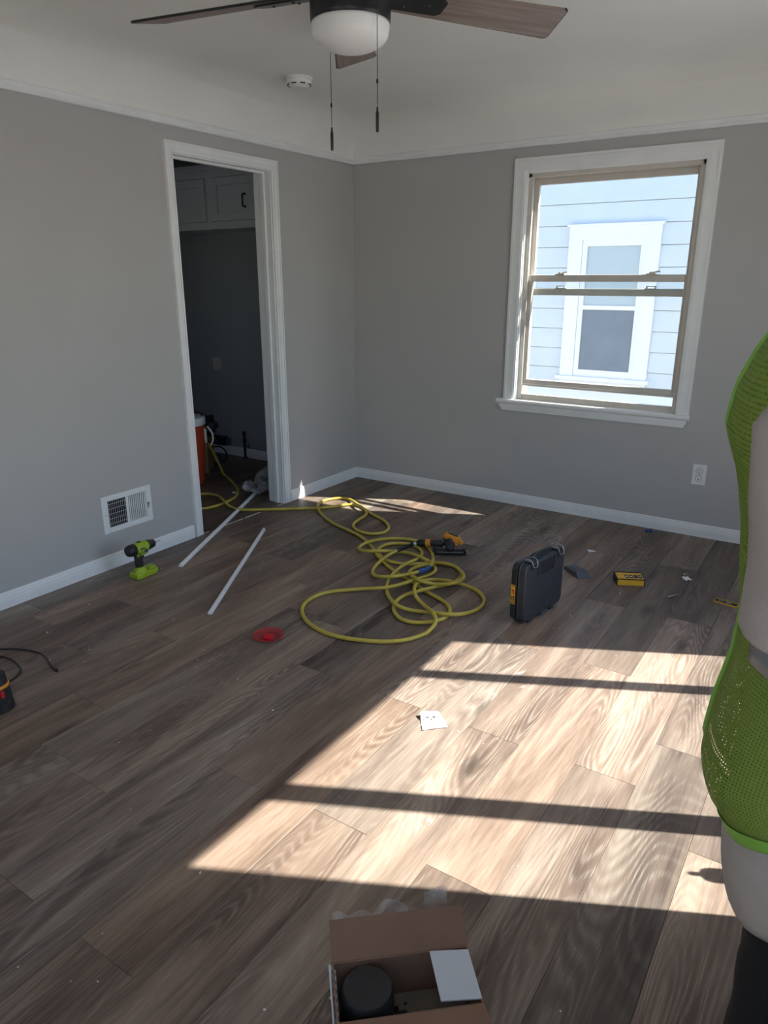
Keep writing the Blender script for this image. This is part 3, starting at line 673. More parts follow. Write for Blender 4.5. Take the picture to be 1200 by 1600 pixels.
# ---- wall vent register (left wall)
vt = thing('vent_register', (0, -2.06, 0.286), 0, 'white metal air vent low on the left wall', 'vent')
vw, vh = 0.153, 0.098      # half sizes
ow, oh = 0.117, 0.070      # half opening
v = MB()
for a0, a1, b0, b1 in ((-vw, -ow, -vh, vh), (ow, vw, -vh, vh), (-ow, ow, oh, vh), (-ow, ow, -vh, -oh), (-0.008, 0.008, -oh, oh)):
    v.bx(0.0, 0.006, a0, a1, b0, b1)
v.build('frame', M['white'], vt, bevel=0.002)
v = MB(); v.bx(0.0002, 0.0008, -ow, ow, -oh, oh); v.build('dark_duct', M['dark'], vt)
me0 = None
for side in (-1, 1):
    for i in range(9 if side < 0 else 9):
        yy = side*(0.0155+i*0.0118)
        mb = MB(); mb.box((0, 0, 0), (0.0012, 0.0118 if side > 0 else 0.0048, 2*oh), Matrix.Rotation(math.radians(24 if side > 0 else 55), 3, 'Z'))
        o = mb.build('louver', M['white'], vt); o.location = (0.0035, yy, 0)
v = MB()
for i in range(5): v.bx(0.0008, 0.0014, -ow, -0.008, -0.052+i*0.026-0.0012, -0.052+i*0.026+0.0012)
v.build('rear_fin', M['steel'], vt)
for yy in (-0.135, 0.135):
    v = MB(); v.lathe([(0.0045, 0.006), (0.004, 0.008)], (0, yy, 0), axis=(1, 0, 0), n=12); v.build('screw', M['steel'], vt)
v = MB(); v.bx(0.006, 0.010, 0.122, 0.129, -0.022, 0.008); v.bx(0.006, 0.016, 0.123, 0.128, -0.008, 0.000); v.build('damper_lever', M['steel'], vt)

# ---- wall outlet (back wall)
ot = thing('wall_outlet', (2.411, 0, 0.366), 0, 'white duplex electrical outlet on the wall below the window', 'outlet')
o_ = MB(); o_.bx(-0.0375, 0.0375, -0.006, 0, -0.060, 0.060); o_.build('cover_plate', M['white'], ot, bevel=0.0025)
for zz in (0.0205, -0.0205):
    r = MB(); r.lathe([(0.0172, 0.0055), (0.0168, 0.0080), (0.0155, 0.0085)], (0, 0, zz), axis=(0, -1, 0), n=28)
    ro = r.build('receptacle', M['white'], ot)
    r = MB(); r.tube([(0.0180*math.cos(a), -0.0064, zz+0.0180*math.sin(a)) for a in [2*PI*i/28 for i in range(28)]], 0.0009, 5, closed=True); r.build('recess_edge', M['greybox'], ro)
    s_ = MB(); s_.bx(-0.0072, -0.0050, -0.0089, -0.0080, zz-0.0010, zz+0.0085); s_.bx(0.0050, 0.0068, -0.0089, -0.0080, zz+0.0005, zz+0.0080); s_.lathe([(0.0030, 0.0080), (0.0030, 0.0089)], (0, 0, zz-0.0068), axis=(0, -1, 0), n=12)
    s_.build('slot', M['dark'], ro)
r = MB(); r.lathe([(0.003, 0.006), (0.0026, 0.0072)], axis=(0, -1, 0), n=10); r.build('screw', M['steel'], ot)

# ---- kitchen: cabinets, plate, box, pipe
cb = thing('wall_cabinet', (0, 0, 0), 0, 'white upper cabinet run above the dark kitchen wall, seen through the doorway', 'cabinet')
b_ = MB(); b_.bx(-2.4, -0.14, -0.285, -0.001, 1.777, 2.215); b_.build('body', M['cabinet'], cb)
b_ = MB()
b_.bx(-2.4, -0.14, -0.302, -0.285, 2.120, 2.175); b_.bx(-2.4, -0.14, -0.302, -0.285, 1.777, 1.826)
for xa, xb in ((-2.4, -2.2), (-1.660, -1.600), (-1.094, -1.034), (-0.55, -0.14)): b_.bx(xa, xb, -0.302, -0.285, 1.826, 2.120)
b_.build('face_frame', M['cabinet'], cb)
b_ = MB(); b_.bx(-2.4, -0.14, -0.315, -0.285, 2.168, 2.20); b_.build('crown_strip', M['cabinet'], cb)
for xa, xb, hx in ((-2.196, -1.664, None), (-1.596, -1.098, -1.53), (-1.030, -0.554, -0.70)):
    d = MB(); y0 = -0.302
    za, zb = 1.830, 2.116; rw = 0.052
    d.bx(xa, xb, y0+0.004, y0+0.016, za, zb); d.bx(xa, xa+rw, y0-0.010, y0+0.004, za, zb); d.bx(xb-rw, xb, y0-0.010, y0+0.004, za, zb); d.bx(xa+rw, xb-rw, y0-0.010, y0+0.004, zb-rw, zb); d.bx(xa+rw, xb-rw, y0-0.010, y0+0.004, za, za+rw)
    do = d.build('door', M['cabinet'], cb, bevel=0.002)
    if hx is not None:
        p_ = MB(); p_.tube([(hx, y0-0.010, 1.995), (hx, y0-0.034, 1.995), (hx, y0-0.038, 1.990), (hx, y0-0.038, 1.919), (hx, y0-0.034, 1.914), (hx, y0-0.010, 1.914)], 0.0055, 8)
        p_.lathe([(0.009, 0), (0.009, 0.004)], (hx, y0-0.010, 1.995), axis=(0, -1, 0), n=12); p_.lathe([(0.009, 0), (0.009, 0.004)], (hx, y0-0.010, 1.914), axis=(0, -1, 0), n=12)
        p_.build('handle', M['black'], do)
kp = thing('outlet_plate', (-1.408, 0, 0.763), 0, 'beige plate on the dark kitchen wall above the floor box', 'outlet plate')
b_ = MB(); b_.bx(-0.05, 0.05, -0.006, 0, -0.055, 0.05); b_.build('cover_plate', M['vinyl'], kp, bevel=0.003)
b_ = MB(); b_.lathe([(0.03, 0.006), (0.026, 0.016), (0.022, 0.018)], axis=(0, -1, 0), n=20); b_.build('round_socket', M['vinyl'], kp)
fb = thing('dryer_outlet', (-1.42, 0, 0.125), 0, 'black rectangular outlet box low on the kitchen wall', 'outlet box')
b_ = MB(); b_.bx(-0.075, 0.075, -0.045, 0, -0.048, 0.030); b_.build('body', M['black'], fb, bevel=0.006)
b_ = MB(); b_.lathe([(0.022, 0.045), (0.022, 0.05)], (-0.03, 0, -0.01), axis=(0, -1, 0), n=20); b_.build('socket_face', M['greybox'], fb)
b_ = MB(); b_.bx(0.076, 0.11, -0.03, 0, -0.045, 0.02); b_.build('side_bracket', M['greybox'], fb)
pp = thing('gas_pipe', (-1.12, -0.035, 0), 0, 'black capped pipe stub standing by the kitchen baseboard', 'pipe')
b_ = MB(); b_.cyl((0, 0, 0), (0, 0, 0.20), 0.011, n=14); b_.cyl((0, 0, 0.0), (0, 0, 0.006), 0.026, n=18); b_.build('pipe', M['black'], pp, smooth=True).modifiers.new('es', 'EDGE_SPLIT')
b_ = MB(); b_.cyl((0, 0, 0.13), (0, 0, 0.165), 0.016, n=8); b_.build('pipe_collar', M['black'], pp)
b_ = MB(); b_.cyl((0, 0, 0.195), (0, 0, 0.225), 0.015, n=8); b_.build('pipe_cap', M['black'], pp)
b_ = MB(); b_.cyl((0.0, 0, 0.105), (0.045, 0, 0.105), 0.006, n=8); b_.box((0.045, 0, 0.105), (0.01, 0.012, 0.03)); b_.build('valve_lever', M['greybox'], pp)

# ---- kitchen: drink cooler, carton, black bag
cl = thing('drink_cooler', (-0.945, -0.825, 0), 0, 'orange-red round drink cooler with white lid beside the doorway', 'cooler')
b_ = MB(); b_.lathe([(0.118, 0.0), (0.124, 0.006), (0.128, 0.05), (0.142, 0.22), (0.152, 0.40), (0.154, 0.425), (0.150, 0.432)], n=48); b_.build('body', M['cooler'], cl, smooth=True).modifiers.new('es', 'EDGE_SPLIT')
b_ = MB(); b_.lathe([(0.152, 0.432), (0.160, 0.436), (0.160, 0.478), (0.155, 0.488), (0.120, 0.494), (0.0, 0.496)], n=48, cap1=False); b_.build('lid', M['white'], cl, smooth=True).modifiers.new('es', 'EDGE_SPLIT')
b_ = MB(); b_.tube([(0.157*math.cos(a), 0.157*math.sin(a), z) for a, z in ((0.55, 0.40), (0.56, 0.38), (0.58, 0.34), (0.60, 0.30))], 0.010, 8)
b_.tube(smooth_path([(0.150, 0.09, 0.42), (0.176, 0.105, 0.38), (0.182, 0.11, 0.33), (0.168, 0.10, 0.28)], 4), 0.007, 8); b_.build('side_handle', M['white'], cl, smooth=True)
b_ = MB(); b_.tube([(-0.115, -0.11, 0.47), (-0.12, -0.115, 0.52), (0, 0.0, 0.545), (0.09, 0.085, 0.52), (0.11, 0.105, 0.47)], 0.006, 8); b_.build('bail_handle', M['black'], cl, smooth=True)
ct = thing('carton', (-1.20, -0.54, 0), math.radians(35), 'tan cardboard carton standing behind the orange cooler', 'box')
b_ = MB(); b_.bx(-0.15, 0.15, -0.12, 0.12, 0, 0.24); b_.build('body', M['tan'], ct, bevel=0.003)
b_ = MB(); b_.box((0.0, 0.121, 0.245), (0.29, 0.10, 0.003), Matrix.Rotation(0.3, 3, 'X')); b_.build('flap', M['tan'], ct)
bg_ = MB()
def lumpy(r, sc, amp, seed, squash):
    def f(u, v):
        a, b2 = u*2*PI, (v-0.5)*PI
        d = Vector((math.cos(a)*math.cos(b2), math.sin(a)*math.cos(b2), math.sin(b2)))
        k_ = r*(1+amp*noise.noise(d*sc+Vector((seed, 0, 0))))
        return Vector((d.x*k_*squash[0], d.y*k_*squash[1], d.z*k_*squash[2]))
    return f
bg_.grid(lumpy(0.10, 2.6, 0.55, 3.1, (1.35, 1.0, 0.85)), 24, 14); bmesh.ops.remove_doubles(bg_.bm, verts=bg_.bm.verts, dist=0.0005)
bo = bg_.build('tool_pouch', M['black'], None, smooth=True); bo.location = (-1.12, -0.50, 0.352)
tag(bo, 'black slumped tool pouch lying on the carton behind the cooler', 'pouch')
cbp = smooth_path([(-1.46, -0.20, 0.008), (-1.41, -0.16, 0.05), (-1.36, -0.15, 0.088), (-1.29, -0.15, 0.096), (-1.23, -0.16, 0.08), (-1.185, -0.18, 0.035), (-1.17, -0.23, 0.007), (-1.22, -0.30, 0.006), (-1.32, -0.33, 0.006), (-1.44, -0.30, 0.006)], 6)
b_ = MB(); b_.tube(cbp, 0.006, 8); tag(b_.build('power_cable', M['black'], smooth=True), 'black cable curled in a loop near the kitchen baseboard', 'cable')
# crumpled plastic sheet
def sheet(name, cx, cy, lx, ly, amp, sc, seed, m, label, cat, rz=0, base=0.002, edge=0.25, n=34):
    mb = MB()
    def f(u, v):
        x, y = (u-0.5)*lx, (v-0.5)*ly
        rr = 1+edge*noise.noise(Vector((u*2.2+seed, v*2.2, seed)))
        z = abs(noise.noise(Vector((x*sc+seed, y*sc, 0.3))))*amp*1.6 + abs(noise.noise(Vector((x*sc*2.7, y*sc*2.7+seed, 1.3))))*amp*0.6
        return Vector((x*rr, y*rr, base+z))
    mb.grid(f, n, n)
    o = mb.build(name, m, smooth=False); o.location = (cx, cy, 0); o.rotation_euler = (0, 0, rz)
    return tag(o, label, cat)
sheet('plastic_sheet', -0.36, -0.52, 0.26, 0.60, 0.075, 6, 2.7, M['sheet'], 'crumpled cloudy plastic sheet on the kitchen floor inside the doorway', 'plastic sheet', rz=math.radians(28), edge=0.5)

# ---- yellow air hose
HOSE_PTS = [(-1.16,-0.52,0.262),(-1.1385,-0.5179,0.2649),(-1.1131,-0.514,0.262),(-1.0808,-0.5069,0.2432),(-1.0459,-0.5018,0.215),(-1.0129,-0.5036,0.1799),(-0.9789,-0.5102,0.14),(-0.9406,-0.5191,0.0956),(-0.9016,-0.5298,0.055),(-0.8164,-0.5885,0.0272),(-0.8113,-0.5691,0.01),(-0.7264,-0.619,0.01),(-0.6324,-0.6775,0.01),(-0.5532,-0.7293,0.01),(-0.4884,-0.7771,0.01),(-0.436,-0.8247,0.01),(-0.3949,-0.8718,0.01),(-0.3641,-0.918,0.01),(-0.3427,-0.9639,0.01),(-0.3298,-1.0101,0.01),(-0.3219,-1.0601,0.01),(-0.3159,-1.1168,0.01),(-0.3165,-1.1711,0.01),(-0.3281,-1.2137,0.01),(-0.3491,-1.2459,0.01),(-0.3781,-1.269,0.01),(-0.4191,-1.276,0.01),(-0.4758,-1.2595,0.01),(-0.5358,-1.2199,0.01),(-0.5859,-1.1594,0.01),(-0.6169,-1.0963,0.01),(-0.6209,-1.0484,0.01),(-0.6048,-1.0135,0.01),(-0.576,-0.9883,0.01),(-0.5384,-0.9746,0.01),(-0.4953,-0.9746,0.01),(-0.44,-0.9943,0.0111),(-0.3335,-1.0697,0.0277),(-0.2648,-1.1115,0.028),(-0.241,-1.1068,0.0121),(-0.1918,-1.1208,0.01),(-0.1459,-1.1242,0.01),(-0.106,-1.1138,0.01),(-0.0695,-1.0913,0.01),(-0.0274,-1.0581,0.01),(0.0284,-1.0154,0.01),(0.0927,-0.966,0.01),(0.1589,-0.9133,0.01),(0.2161,-0.8672,0.01),(0.2541,-0.8371,0.01),(0.2813,-0.8141,0.01),(0.3069,-0.7889,0.01),(0.3302,-0.7594,0.01),(0.35,-0.7246,0.01),(0.3681,-0.6908,0.01),(0.3862,-0.6643,0.01),(0.4054,-0.6455,0.01),(0.4267,-0.6342,0.01),(0.4505,-0.6302,0.01),(0.4771,-0.6332,0.01),(0.5083,-0.6457,0.01),(0.5456,-0.6696,0.01),(0.5876,-0.6981,0.01),(0.633,-0.7244,0.01),(0.6799,-0.7482,0.01),(0.7267,-0.7699,0.01),(0.7732,-0.7955,0.01),(0.8187,-0.8307,0.01),(0.8571,-0.8708,0.01),(0.8823,-0.9107,0.01),(0.8947,-0.9481,0.01),(0.895,-0.9811,0.01),(0.8838,-1.0089,0.01),(0.8615,-1.0304,0.01),(0.8312,-1.0443,0.01),(0.796,-1.049,0.01),(0.7574,-1.0418,0.01),(0.717,-1.0203,0.01),(0.6819,-0.9897,0.01),(0.6584,-0.9554,0.01),(0.6442,-0.9167,0.01),(0.6358,-0.8728,0.01),(0.6299,-0.8278,0.01),(0.6228,-0.7856,0.01),(0.6132,-0.7522,0.0122),(0.6016,-0.7356,0.0197),(0.5839,-0.7253,0.0274),(0.5545,-0.7084,0.03),(0.5185,-0.6868,0.03),(0.4811,-0.6625,0.03),(0.4359,-0.6286,0.0264),(0.3808,-0.5851,0.0181),(0.3317,-0.5542,0.0117),(0.2968,-0.5479,0.01),(0.2693,-0.5583,0.01),(0.2445,-0.5803,0.01),(0.2241,-0.6111,0.01),(0.2104,-0.6482,0.01),(0.2071,-0.6895,0.0101),(0.2326,-0.7516,0.0179),(0.2781,-0.8229,0.0291),(0.3132,-0.8663,0.0289),(0.3288,-0.8735,0.0142),(0.3701,-0.9038,0.01),(0.424,-0.9418,0.01),(0.4819,-0.9776,0.01),(0.54,-1.008,0.01),(0.5947,-1.0304,0.01),(0.647,-1.048,0.01),(0.6979,-1.0644,0.01),(0.7437,-1.0796,0.01),(0.7811,-1.0937,0.01),(0.8168,-1.1108,0.01),(0.8577,-1.1347,0.01),(0.8984,-1.1616,0.01),(0.9331,-1.1877,0.01),(0.9634,-1.2125,0.01),(0.9913,-1.2358,0.01),(1.02,-1.2616,0.01),(1.0528,-1.2935,0.01),(1.0899,-1.3273,0.01),(1.1313,-1.359,0.01),(1.1752,-1.3889,0.01),(1.22,-1.4174,0.01),(1.2631,-1.443,0.01),(1.3023,-1.4639,0.01),(1.3367,-1.4797,0.01),(1.3658,-1.4905,0.01),(1.394,-1.5014,0.01),(1.4255,-1.5173,0.01),(1.4589,-1.536,0.01),(1.4925,-1.5552,0.01),(1.5282,-1.5735,0.01),(1.5675,-1.59,0.01),(1.605,-1.6044,0.01),(1.6352,-1.617,0.01),(1.6614,-1.6315,0.01),(1.6873,-1.6516,0.01),(1.7093,-1.6752,0.01),(1.7237,-1.6997,0.01),(1.7323,-1.7233,0.01),(1.7368,-1.7442,0.01),(1.7373,-1.7643,0.01),(1.7337,-1.7856,0.01),(1.7245,-1.8087,0.01),(1.7082,-1.834,0.01),(1.6863,-1.858,0.01),(1.6604,-1.8773,0.01),(1.6316,-1.8889,0.01),(1.6011,-1.8901,0.01),(1.5701,-1.8809,0.01),(1.5401,-1.8618,0.01),(1.513,-1.8353,0.01),(1.4907,-1.8043,0.01),(1.4743,-1.769,0.01),(1.4648,-1.7297,0.01),(1.4627,-1.6899,0.01),(1.4741,-1.6627,0.015),(1.4959,-1.6467,0.0244),(1.5163,-1.6254,0.0299),(1.5321,-1.5947,0.0299),(1.5423,-1.5539,0.0245),(1.5494,-1.5059,0.0154),(1.562,-1.4657,0.0101),(1.5775,-1.4358,0.01),(1.5865,-1.4053,0.01),(1.5887,-1.3735,0.01),(1.5844,-1.34,0.01),(1.5739,-1.3062,0.01),(1.5576,-1.2741,0.01),(1.5359,-1.2466,0.01),(1.5092,-1.2266,0.01),(1.4801,-1.2147,0.01),(1.451,-1.2112,0.01),(1.4241,-1.2154,0.01),(1.4011,-1.2267,0.01),(1.3796,-1.2421,0.01),(1.3568,-1.259,0.01),(1.333,-1.2775,0.01),(1.3085,-1.2978,0.01),(1.2825,-1.3173,0.01),(1.2538,-1.3332,0.01),(1.2223,-1.3434,0.01),(1.1878,-1.346,0.01),(1.1523,-1.3403,0.01),(1.1179,-1.3259,0.01),(1.0853,-1.3035,0.01),(1.0555,-1.2742,0.01),(1.0321,-1.241,0.01),(1.0185,-1.2069,0.01),(1.0147,-1.1732,0.01),(1.0205,-1.141,0.01),(1.038,-1.1117,0.01),(1.0688,-1.0872,0.01),(1.1069,-1.0718,0.01),(1.1461,-1.07,0.01),(1.1848,-1.0817,0.01),(1.2216,-1.1066,0.01),(1.2515,-1.1411,0.01),(1.2698,-1.1815,0.01),(1.284,-1.2375,0.0159),(1.2933,-1.3033,0.0267),(1.2903,-1.3544,0.03),(1.2834,-1.3939,0.026),(1.2912,-1.4494,0.0298),(1.2978,-1.493,0.0299),(1.2985,-1.5202,0.0225),(1.2985,-1.5423,0.0119),(1.3122,-1.5799,0.01),(1.3303,-1.6171,0.01),(1.3522,-1.6523,0.01),(1.3819,-1.6912,0.0119),(1.4266,-1.7439,0.0225),(1.4708,-1.786,0.0299),(1.5068,-1.808,0.03),(1.5352,-1.8125,0.025),(1.5594,-1.8014,0.0165),(1.5882,-1.785,0.0104),(1.6245,-1.7737,0.0105),(1.6681,-1.7738,0.0179),(1.7134,-1.7769,0.0275),(1.7512,-1.7671,0.03),(1.7811,-1.745,0.0278),(1.7985,-1.7036,0.019),(1.8094,-1.6565,0.011),(1.8187,-1.6162,0.01),(1.8203,-1.5756,0.01),(1.8128,-1.5368,0.01),(1.796,-1.5003,0.01),(1.7699,-1.4662,0.01),(1.7372,-1.4382,0.01),(1.7016,-1.4209,0.0106),(1.6744,-1.4244,0.0174),(1.6549,-1.4347,0.0247),(1.6352,-1.4421,0.0292),(1.6095,-1.4421,0.03),(1.5801,-1.4413,0.029),(1.5438,-1.4353,0.0228),(1.5079,-1.4305,0.0149),(1.487,-1.446,0.0157),(1.477,-1.4755,0.0219),(1.4699,-1.5066,0.0274),(1.4663,-1.5376,0.03),(1.4698,-1.5716,0.03),(1.5004,-1.6379,0.0438),(1.5265,-1.679,0.0436),(1.5396,-1.682,0.0243),(1.5647,-1.6906,0.0114),(1.6174,-1.7414,0.0254),(1.6598,-1.7791,0.0363),(1.6879,-1.7991,0.0379),(1.7099,-1.8178,0.036),(1.7245,-1.8322,0.03),(1.7403,-1.8578,0.03),(1.7477,-1.8804,0.0265),(1.745,-1.8993,0.0179),(1.7415,-1.9186,0.0114),(1.7417,-1.9344,0.01),(1.7378,-1.955,0.01),(1.7243,-1.9924,0.01),(1.7027,-2.0345,0.01),(1.6749,-2.0681,0.01),(1.6445,-2.0936,0.01),(1.615,-2.1127,0.01),(1.5841,-2.128,0.01),(1.5494,-2.1421,0.01),(1.5117,-2.1548,0.01),(1.4723,-2.1654,0.01),(1.4302,-2.1716,0.01),(1.3847,-2.171,0.01),(1.3384,-2.1637,0.01),(1.2936,-2.1497,0.01),(1.252,-2.1304,0.01),(1.2152,-2.1072,0.01),(1.1822,-2.0787,0.01),(1.1522,-2.0436,0.01),(1.1294,-2.001,0.01),(1.118,-1.9506,0.01),(1.1187,-1.8998,0.01),(1.1317,-1.8559,0.01),(1.1526,-1.8196,0.01),(1.1766,-1.7911,0.01),(1.1995,-1.769,0.01),(1.2173,-1.7515,0.01),(1.2334,-1.7358,0.01),(1.2522,-1.7199,0.0104),(1.2828,-1.7094,0.0159),(1.3277,-1.7025,0.0265),(1.3636,-1.6782,0.03),(1.3836,-1.6389,0.0271),(1.3969,-1.5985,0.0241),(1.4159,-1.5758,0.0299),(1.4263,-1.5424,0.0299),(1.4316,-1.4984,0.0243),(1.4328,-1.4482,0.0153),(1.4364,-1.4075,0.0102),(1.4419,-1.3782,0.01),(1.4423,-1.3505,0.01),(1.4365,-1.3239,0.01),(1.4238,-1.2984,0.01),(1.4068,-1.2797,0.01),(1.3881,-1.273,0.01),(1.3691,-1.2782,0.01),(1.3509,-1.2942,0.01),(1.3363,-1.3199,0.01),(1.3282,-1.3533,0.01),(1.3299,-1.3909,0.0119),(1.3491,-1.4368,0.0214),(1.3824,-1.4838,0.0342),(1.4234,-1.5219,0.044),(1.4608,-1.5428,0.0472),(1.4923,-1.5524,0.0473),(1.5145,-1.5366,0.0384),(1.5392,-1.5079,0.0281),(1.5852,-1.5122,0.0386),(1.6236,-1.5106,0.0498),(1.6408,-1.4813,0.0499),(1.6377,-1.4293,0.0403),(1.6203,-1.3683,0.0263),(1.6118,-1.3475,0.0296),(1.5915,-1.322,0.03),(1.5626,-1.2943,0.03),(1.5315,-1.2709,0.03),(1.504,-1.2573,0.0298),(1.476,-1.2478,0.0275),(1.445,-1.2409,0.0233),(1.4128,-1.236,0.018),(1.3825,-1.2358,0.0143),(1.3642,-1.2529,0.0211),(1.3439,-1.2582,0.0281),(1.3124,-1.2478,0.03),(1.2675,-1.2299,0.027),(1.2114,-1.2008,0.0164),(1.1664,-1.1895,0.0102),(1.1331,-1.2064,0.0129),(1.107,-1.253,0.0249),(1.0712,-1.2899,0.03),(1.0327,-1.3162,0.0296),(0.9894,-1.319,0.0224),(0.9503,-1.3017,0.0149),(0.9248,-1.2758,0.0121),(0.9264,-1.2595,0.0213),(0.9365,-1.2343,0.0297),(0.9447,-1.1923,0.0297),(0.9508,-1.1312,0.0208),(0.9668,-1.0664,0.0103),(1.0089,-1.0299,0.01),(1.0602,-1.0046,0.01),(1.1158,-0.9959,0.01),(1.1713,-1.0094,0.01),(1.224,-1.0404,0.01),(1.2718,-1.0837,0.01),(1.3142,-1.1367,0.0118),(1.3646,-1.2212,0.0283),(1.3934,-1.2788,0.0343),(1.4036,-1.3097,0.0302),(1.3985,-1.3206,0.0191),(1.4021,-1.3552,0.0215),(1.4139,-1.4241,0.0385),(1.4055,-1.4878,0.0475),(1.3679,-1.5126,0.0372),(1.3493,-1.5574,0.0423),(1.3239,-1.5827,0.0423),(1.288,-1.5865,0.0349),(1.2471,-1.5722,0.0233),(1.2113,-1.5491,0.0141),(1.1844,-1.5226,0.01),(1.1653,-1.4918,0.0101),(1.1588,-1.4634,0.0176),(1.1611,-1.4326,0.0295),(1.1518,-1.3772,0.03),(1.1411,-1.3206,0.026),(1.145,-1.2901,0.0298),(1.1499,-1.268,0.0329),(1.1517,-1.2443,0.0329)]
path = smooth_path(HOSE_PTS, 2)
HR = 0.0090
hs = thing('air_hose', (1.35, -1.5, 0), 0, 'long yellow air hose looped in tangled coils on the floor', 'hose')
b_ = MB(); b_.tube([p-Vector((1.35, -1.5, 0)) for p in path], HR, 10); b_.build('hose_tube', M['hose'], hs, smooth=True)
ti = min(range(len(path)//2, len(path)), key=lambda i: (path[i].xy-Vector((1.398, -1.365))).length)
b_ = MB(); b_.tube([p-Vector((1.35, -1.5, 0)) for p in path[ti-3:ti+4]], HR+0.0018, 12); tag(b_.build('tape_wrap', M['tape'], hs, smooth=True), 'blue tape wrapped round the hose')
e0, e1 = path[-1], Vector((1.168, -1.100, 0.030)); e2 = Vector((1.190, -1.070, 0.034))
rr = Vector((1.35, -1.5, 0))
b_ = MB(); b_.tube([e0-rr, e0.lerp(e1, 0.3)-rr, e0.lerp(e1, 0.31)-rr, e1-rr], [0.010, 0.0115, 0.0095, 0.0095], 12); b_.build('end_sleeve', M['black'], hs, smooth=True)
b_ = MB(); b_.tube([e1-rr, e1.lerp(e2, 0.5)-rr, e1.lerp(e2, 0.52)-rr, e2-rr], [0.012, 0.012, 0.009, 0.009], 12); tag(b_.build('coupler', M['steel'], hs, smooth=False), 'silver quick coupler')

# ---- nail gun lying in the coils
ng = thing('nail_gun', (1.33, -1.05, 0), math.radians(30), 'black and orange nail gun lying among the hose coils', 'nail gun')
b_ = MB(); b_.tube([(-0.145, 0.045, 0.034), (-0.125, 0.045, 0.036), (-0.06, 0.035, 0.040), (0.0, 0.02, 0.045)], [0.014, 0.021, 0.017, 0.021], 14); b_.build('grip', M['black'], ng, smooth=True)
b_ = MB(); b_.tube([(-0.095, 0.040, 0.038), (-0.068, 0.036, 0.040)], [0.0225, 0.0215], 14); tag(b_.build('end_ring', M['orange'], ng), 'yellow ring on the grip')
b_ = MB(); b_.tube([(0.025, 0.060, 0.042), (0.030, 0.055, 0.047), (0.035, -0.005, 0.043), (0.037, -0.055, 0.036)], [0.020, 0.032, 0.030, 0.015], 18); b_.build('cylinder_body', M['black'], ng, smooth=True)
b_ = MB(); b_.box((0.055, 0.045, 0.070), (0.085, 0.050, 0.030), Matrix.Rotation(0.35, 3, 'Y')); b_.box((0.095, 0.03, 0.052), (0.030, 0.030, 0.022), Matrix.Rotation(0.5, 3, 'Y')); b_.box((0.020, 0.045, 0.083), (0.030, 0.045, 0.020))
b_.box((0.050, 0.020, 0.050), (0.060, 0.030, 0.030)); tag(b_.build('head_cap', M['orange'], ng, bevel=0.005), 'orange cylinder cap')
b_ = MB(); b_.box((0.055, 0.045, 0.0875), (0.055, 0.010, 0.006), Matrix.Rotation(0.35, 3, 'Y')); b_.build('exhaust_slots', M['black'], ng)
b_ = MB(); b_.box((0.035, -0.040, 0.016), (0.180, 0.020, 0.028)); b_.box((0.040, -0.030, 0.031), (0.160, 0.010, 0.006)); b_.box((-0.045, -0.012, 0.026), (0.024, 0.08, 0.022)); b_.build('magazine', M['black'], ng, bevel=0.003)
b_ = MB(); b_.box((0.035, -0.0505, 0.020), (0.15, 0.0015, 0.006)); b_.box((0.05, -0.033, 0.0348), (0.10, 0.004, 0.0015)); b_.build('magazine_rail', M['steel'], ng)
b_ = MB(); b_.box((0.128, -0.038, 0.015), (0.014, 0.018, 0.020)); b_.box((0.137, -0.038, 0.010), (0.010, 0.010, 0.008)); b_.build('nose_tip', M['steel'], ng)
b_ = MB(); b_.tube([(0.0, -0.012, 0.040), (0.012, -0.022, 0.040), (0.004, -0.030, 0.038)], 0.004, 8); b_.lathe([(0.005, 0), (0.004, 0.01)], (0.0, 0.0, 0.060), n=10); b_.build('trigger', M['steel'], ng)

# ---- black carrying case
cs = thing('tool_case', (2.051, -1.656, 0), math.atan2(0.329, 0.056), 'black plastic tool case standing on edge beside the sunlit floor', 'tool case')
Lc, Tc, Hc = 0.334, 0.072, 0.285
def shell(y0, y1, inset):
    def ring(y, ins):
        r_ = 0.028; x0, x1, z0, z1 = ins, Lc-ins, 0.010+ins, Hc-ins
        out = []
        for cx, cz, a0 in ((x1-r_, z1-r_, 0), (x0+r_, z1-r_, 90), (x0+r_, z0+r_, 180), (x1-r_, z0+r_, 270)):
            for k_ in range(4):
                a = math.radians(a0+k_*30); out.append(Vector((cx+r_*math.cos(a), y, cz+r_*math.sin(a))))
        return out
    mb = MB(); s = 1 if y1 > y0 else -1
    mb.rings([ring(y0, 0.002), ring(y0+s*0.001, -0.001), ring(y0+s*0.006, -0.001), ring(y0+s*0.0065, 0.003), ring(y1-s*0.004, 0.006), ring(y1, 0.011)])
    return mb
sh1 = shell(0.034, 0.0, 0)
sh1.bx(0.06, 0.09, 0.004, 0.034, 0.0, 0.014); sh1.bx(0.24, 0.27, 0.004, 0.034, 0.0, 0.014)
sh1.build('front_shell', M['blackcase'], cs, bevel=0.0015)
sh2 = shell(0.038, Tc, 0); sh2.bx(0.06, 0.09, 0.038, 0.066, 0.0, 0.014); sh2.bx(0.24, 0.27, 0.038, 0.066, 0.0, 0.014)
sh2.build('rear_shell', M['blackcase'], cs, bevel=0.0015)
g_ = MB(); g_.bx(0.010, Lc-0.010, 0.0335, 0.0385, 0.018, Hc-0.010); g_.build('seam', M['dark'], cs)
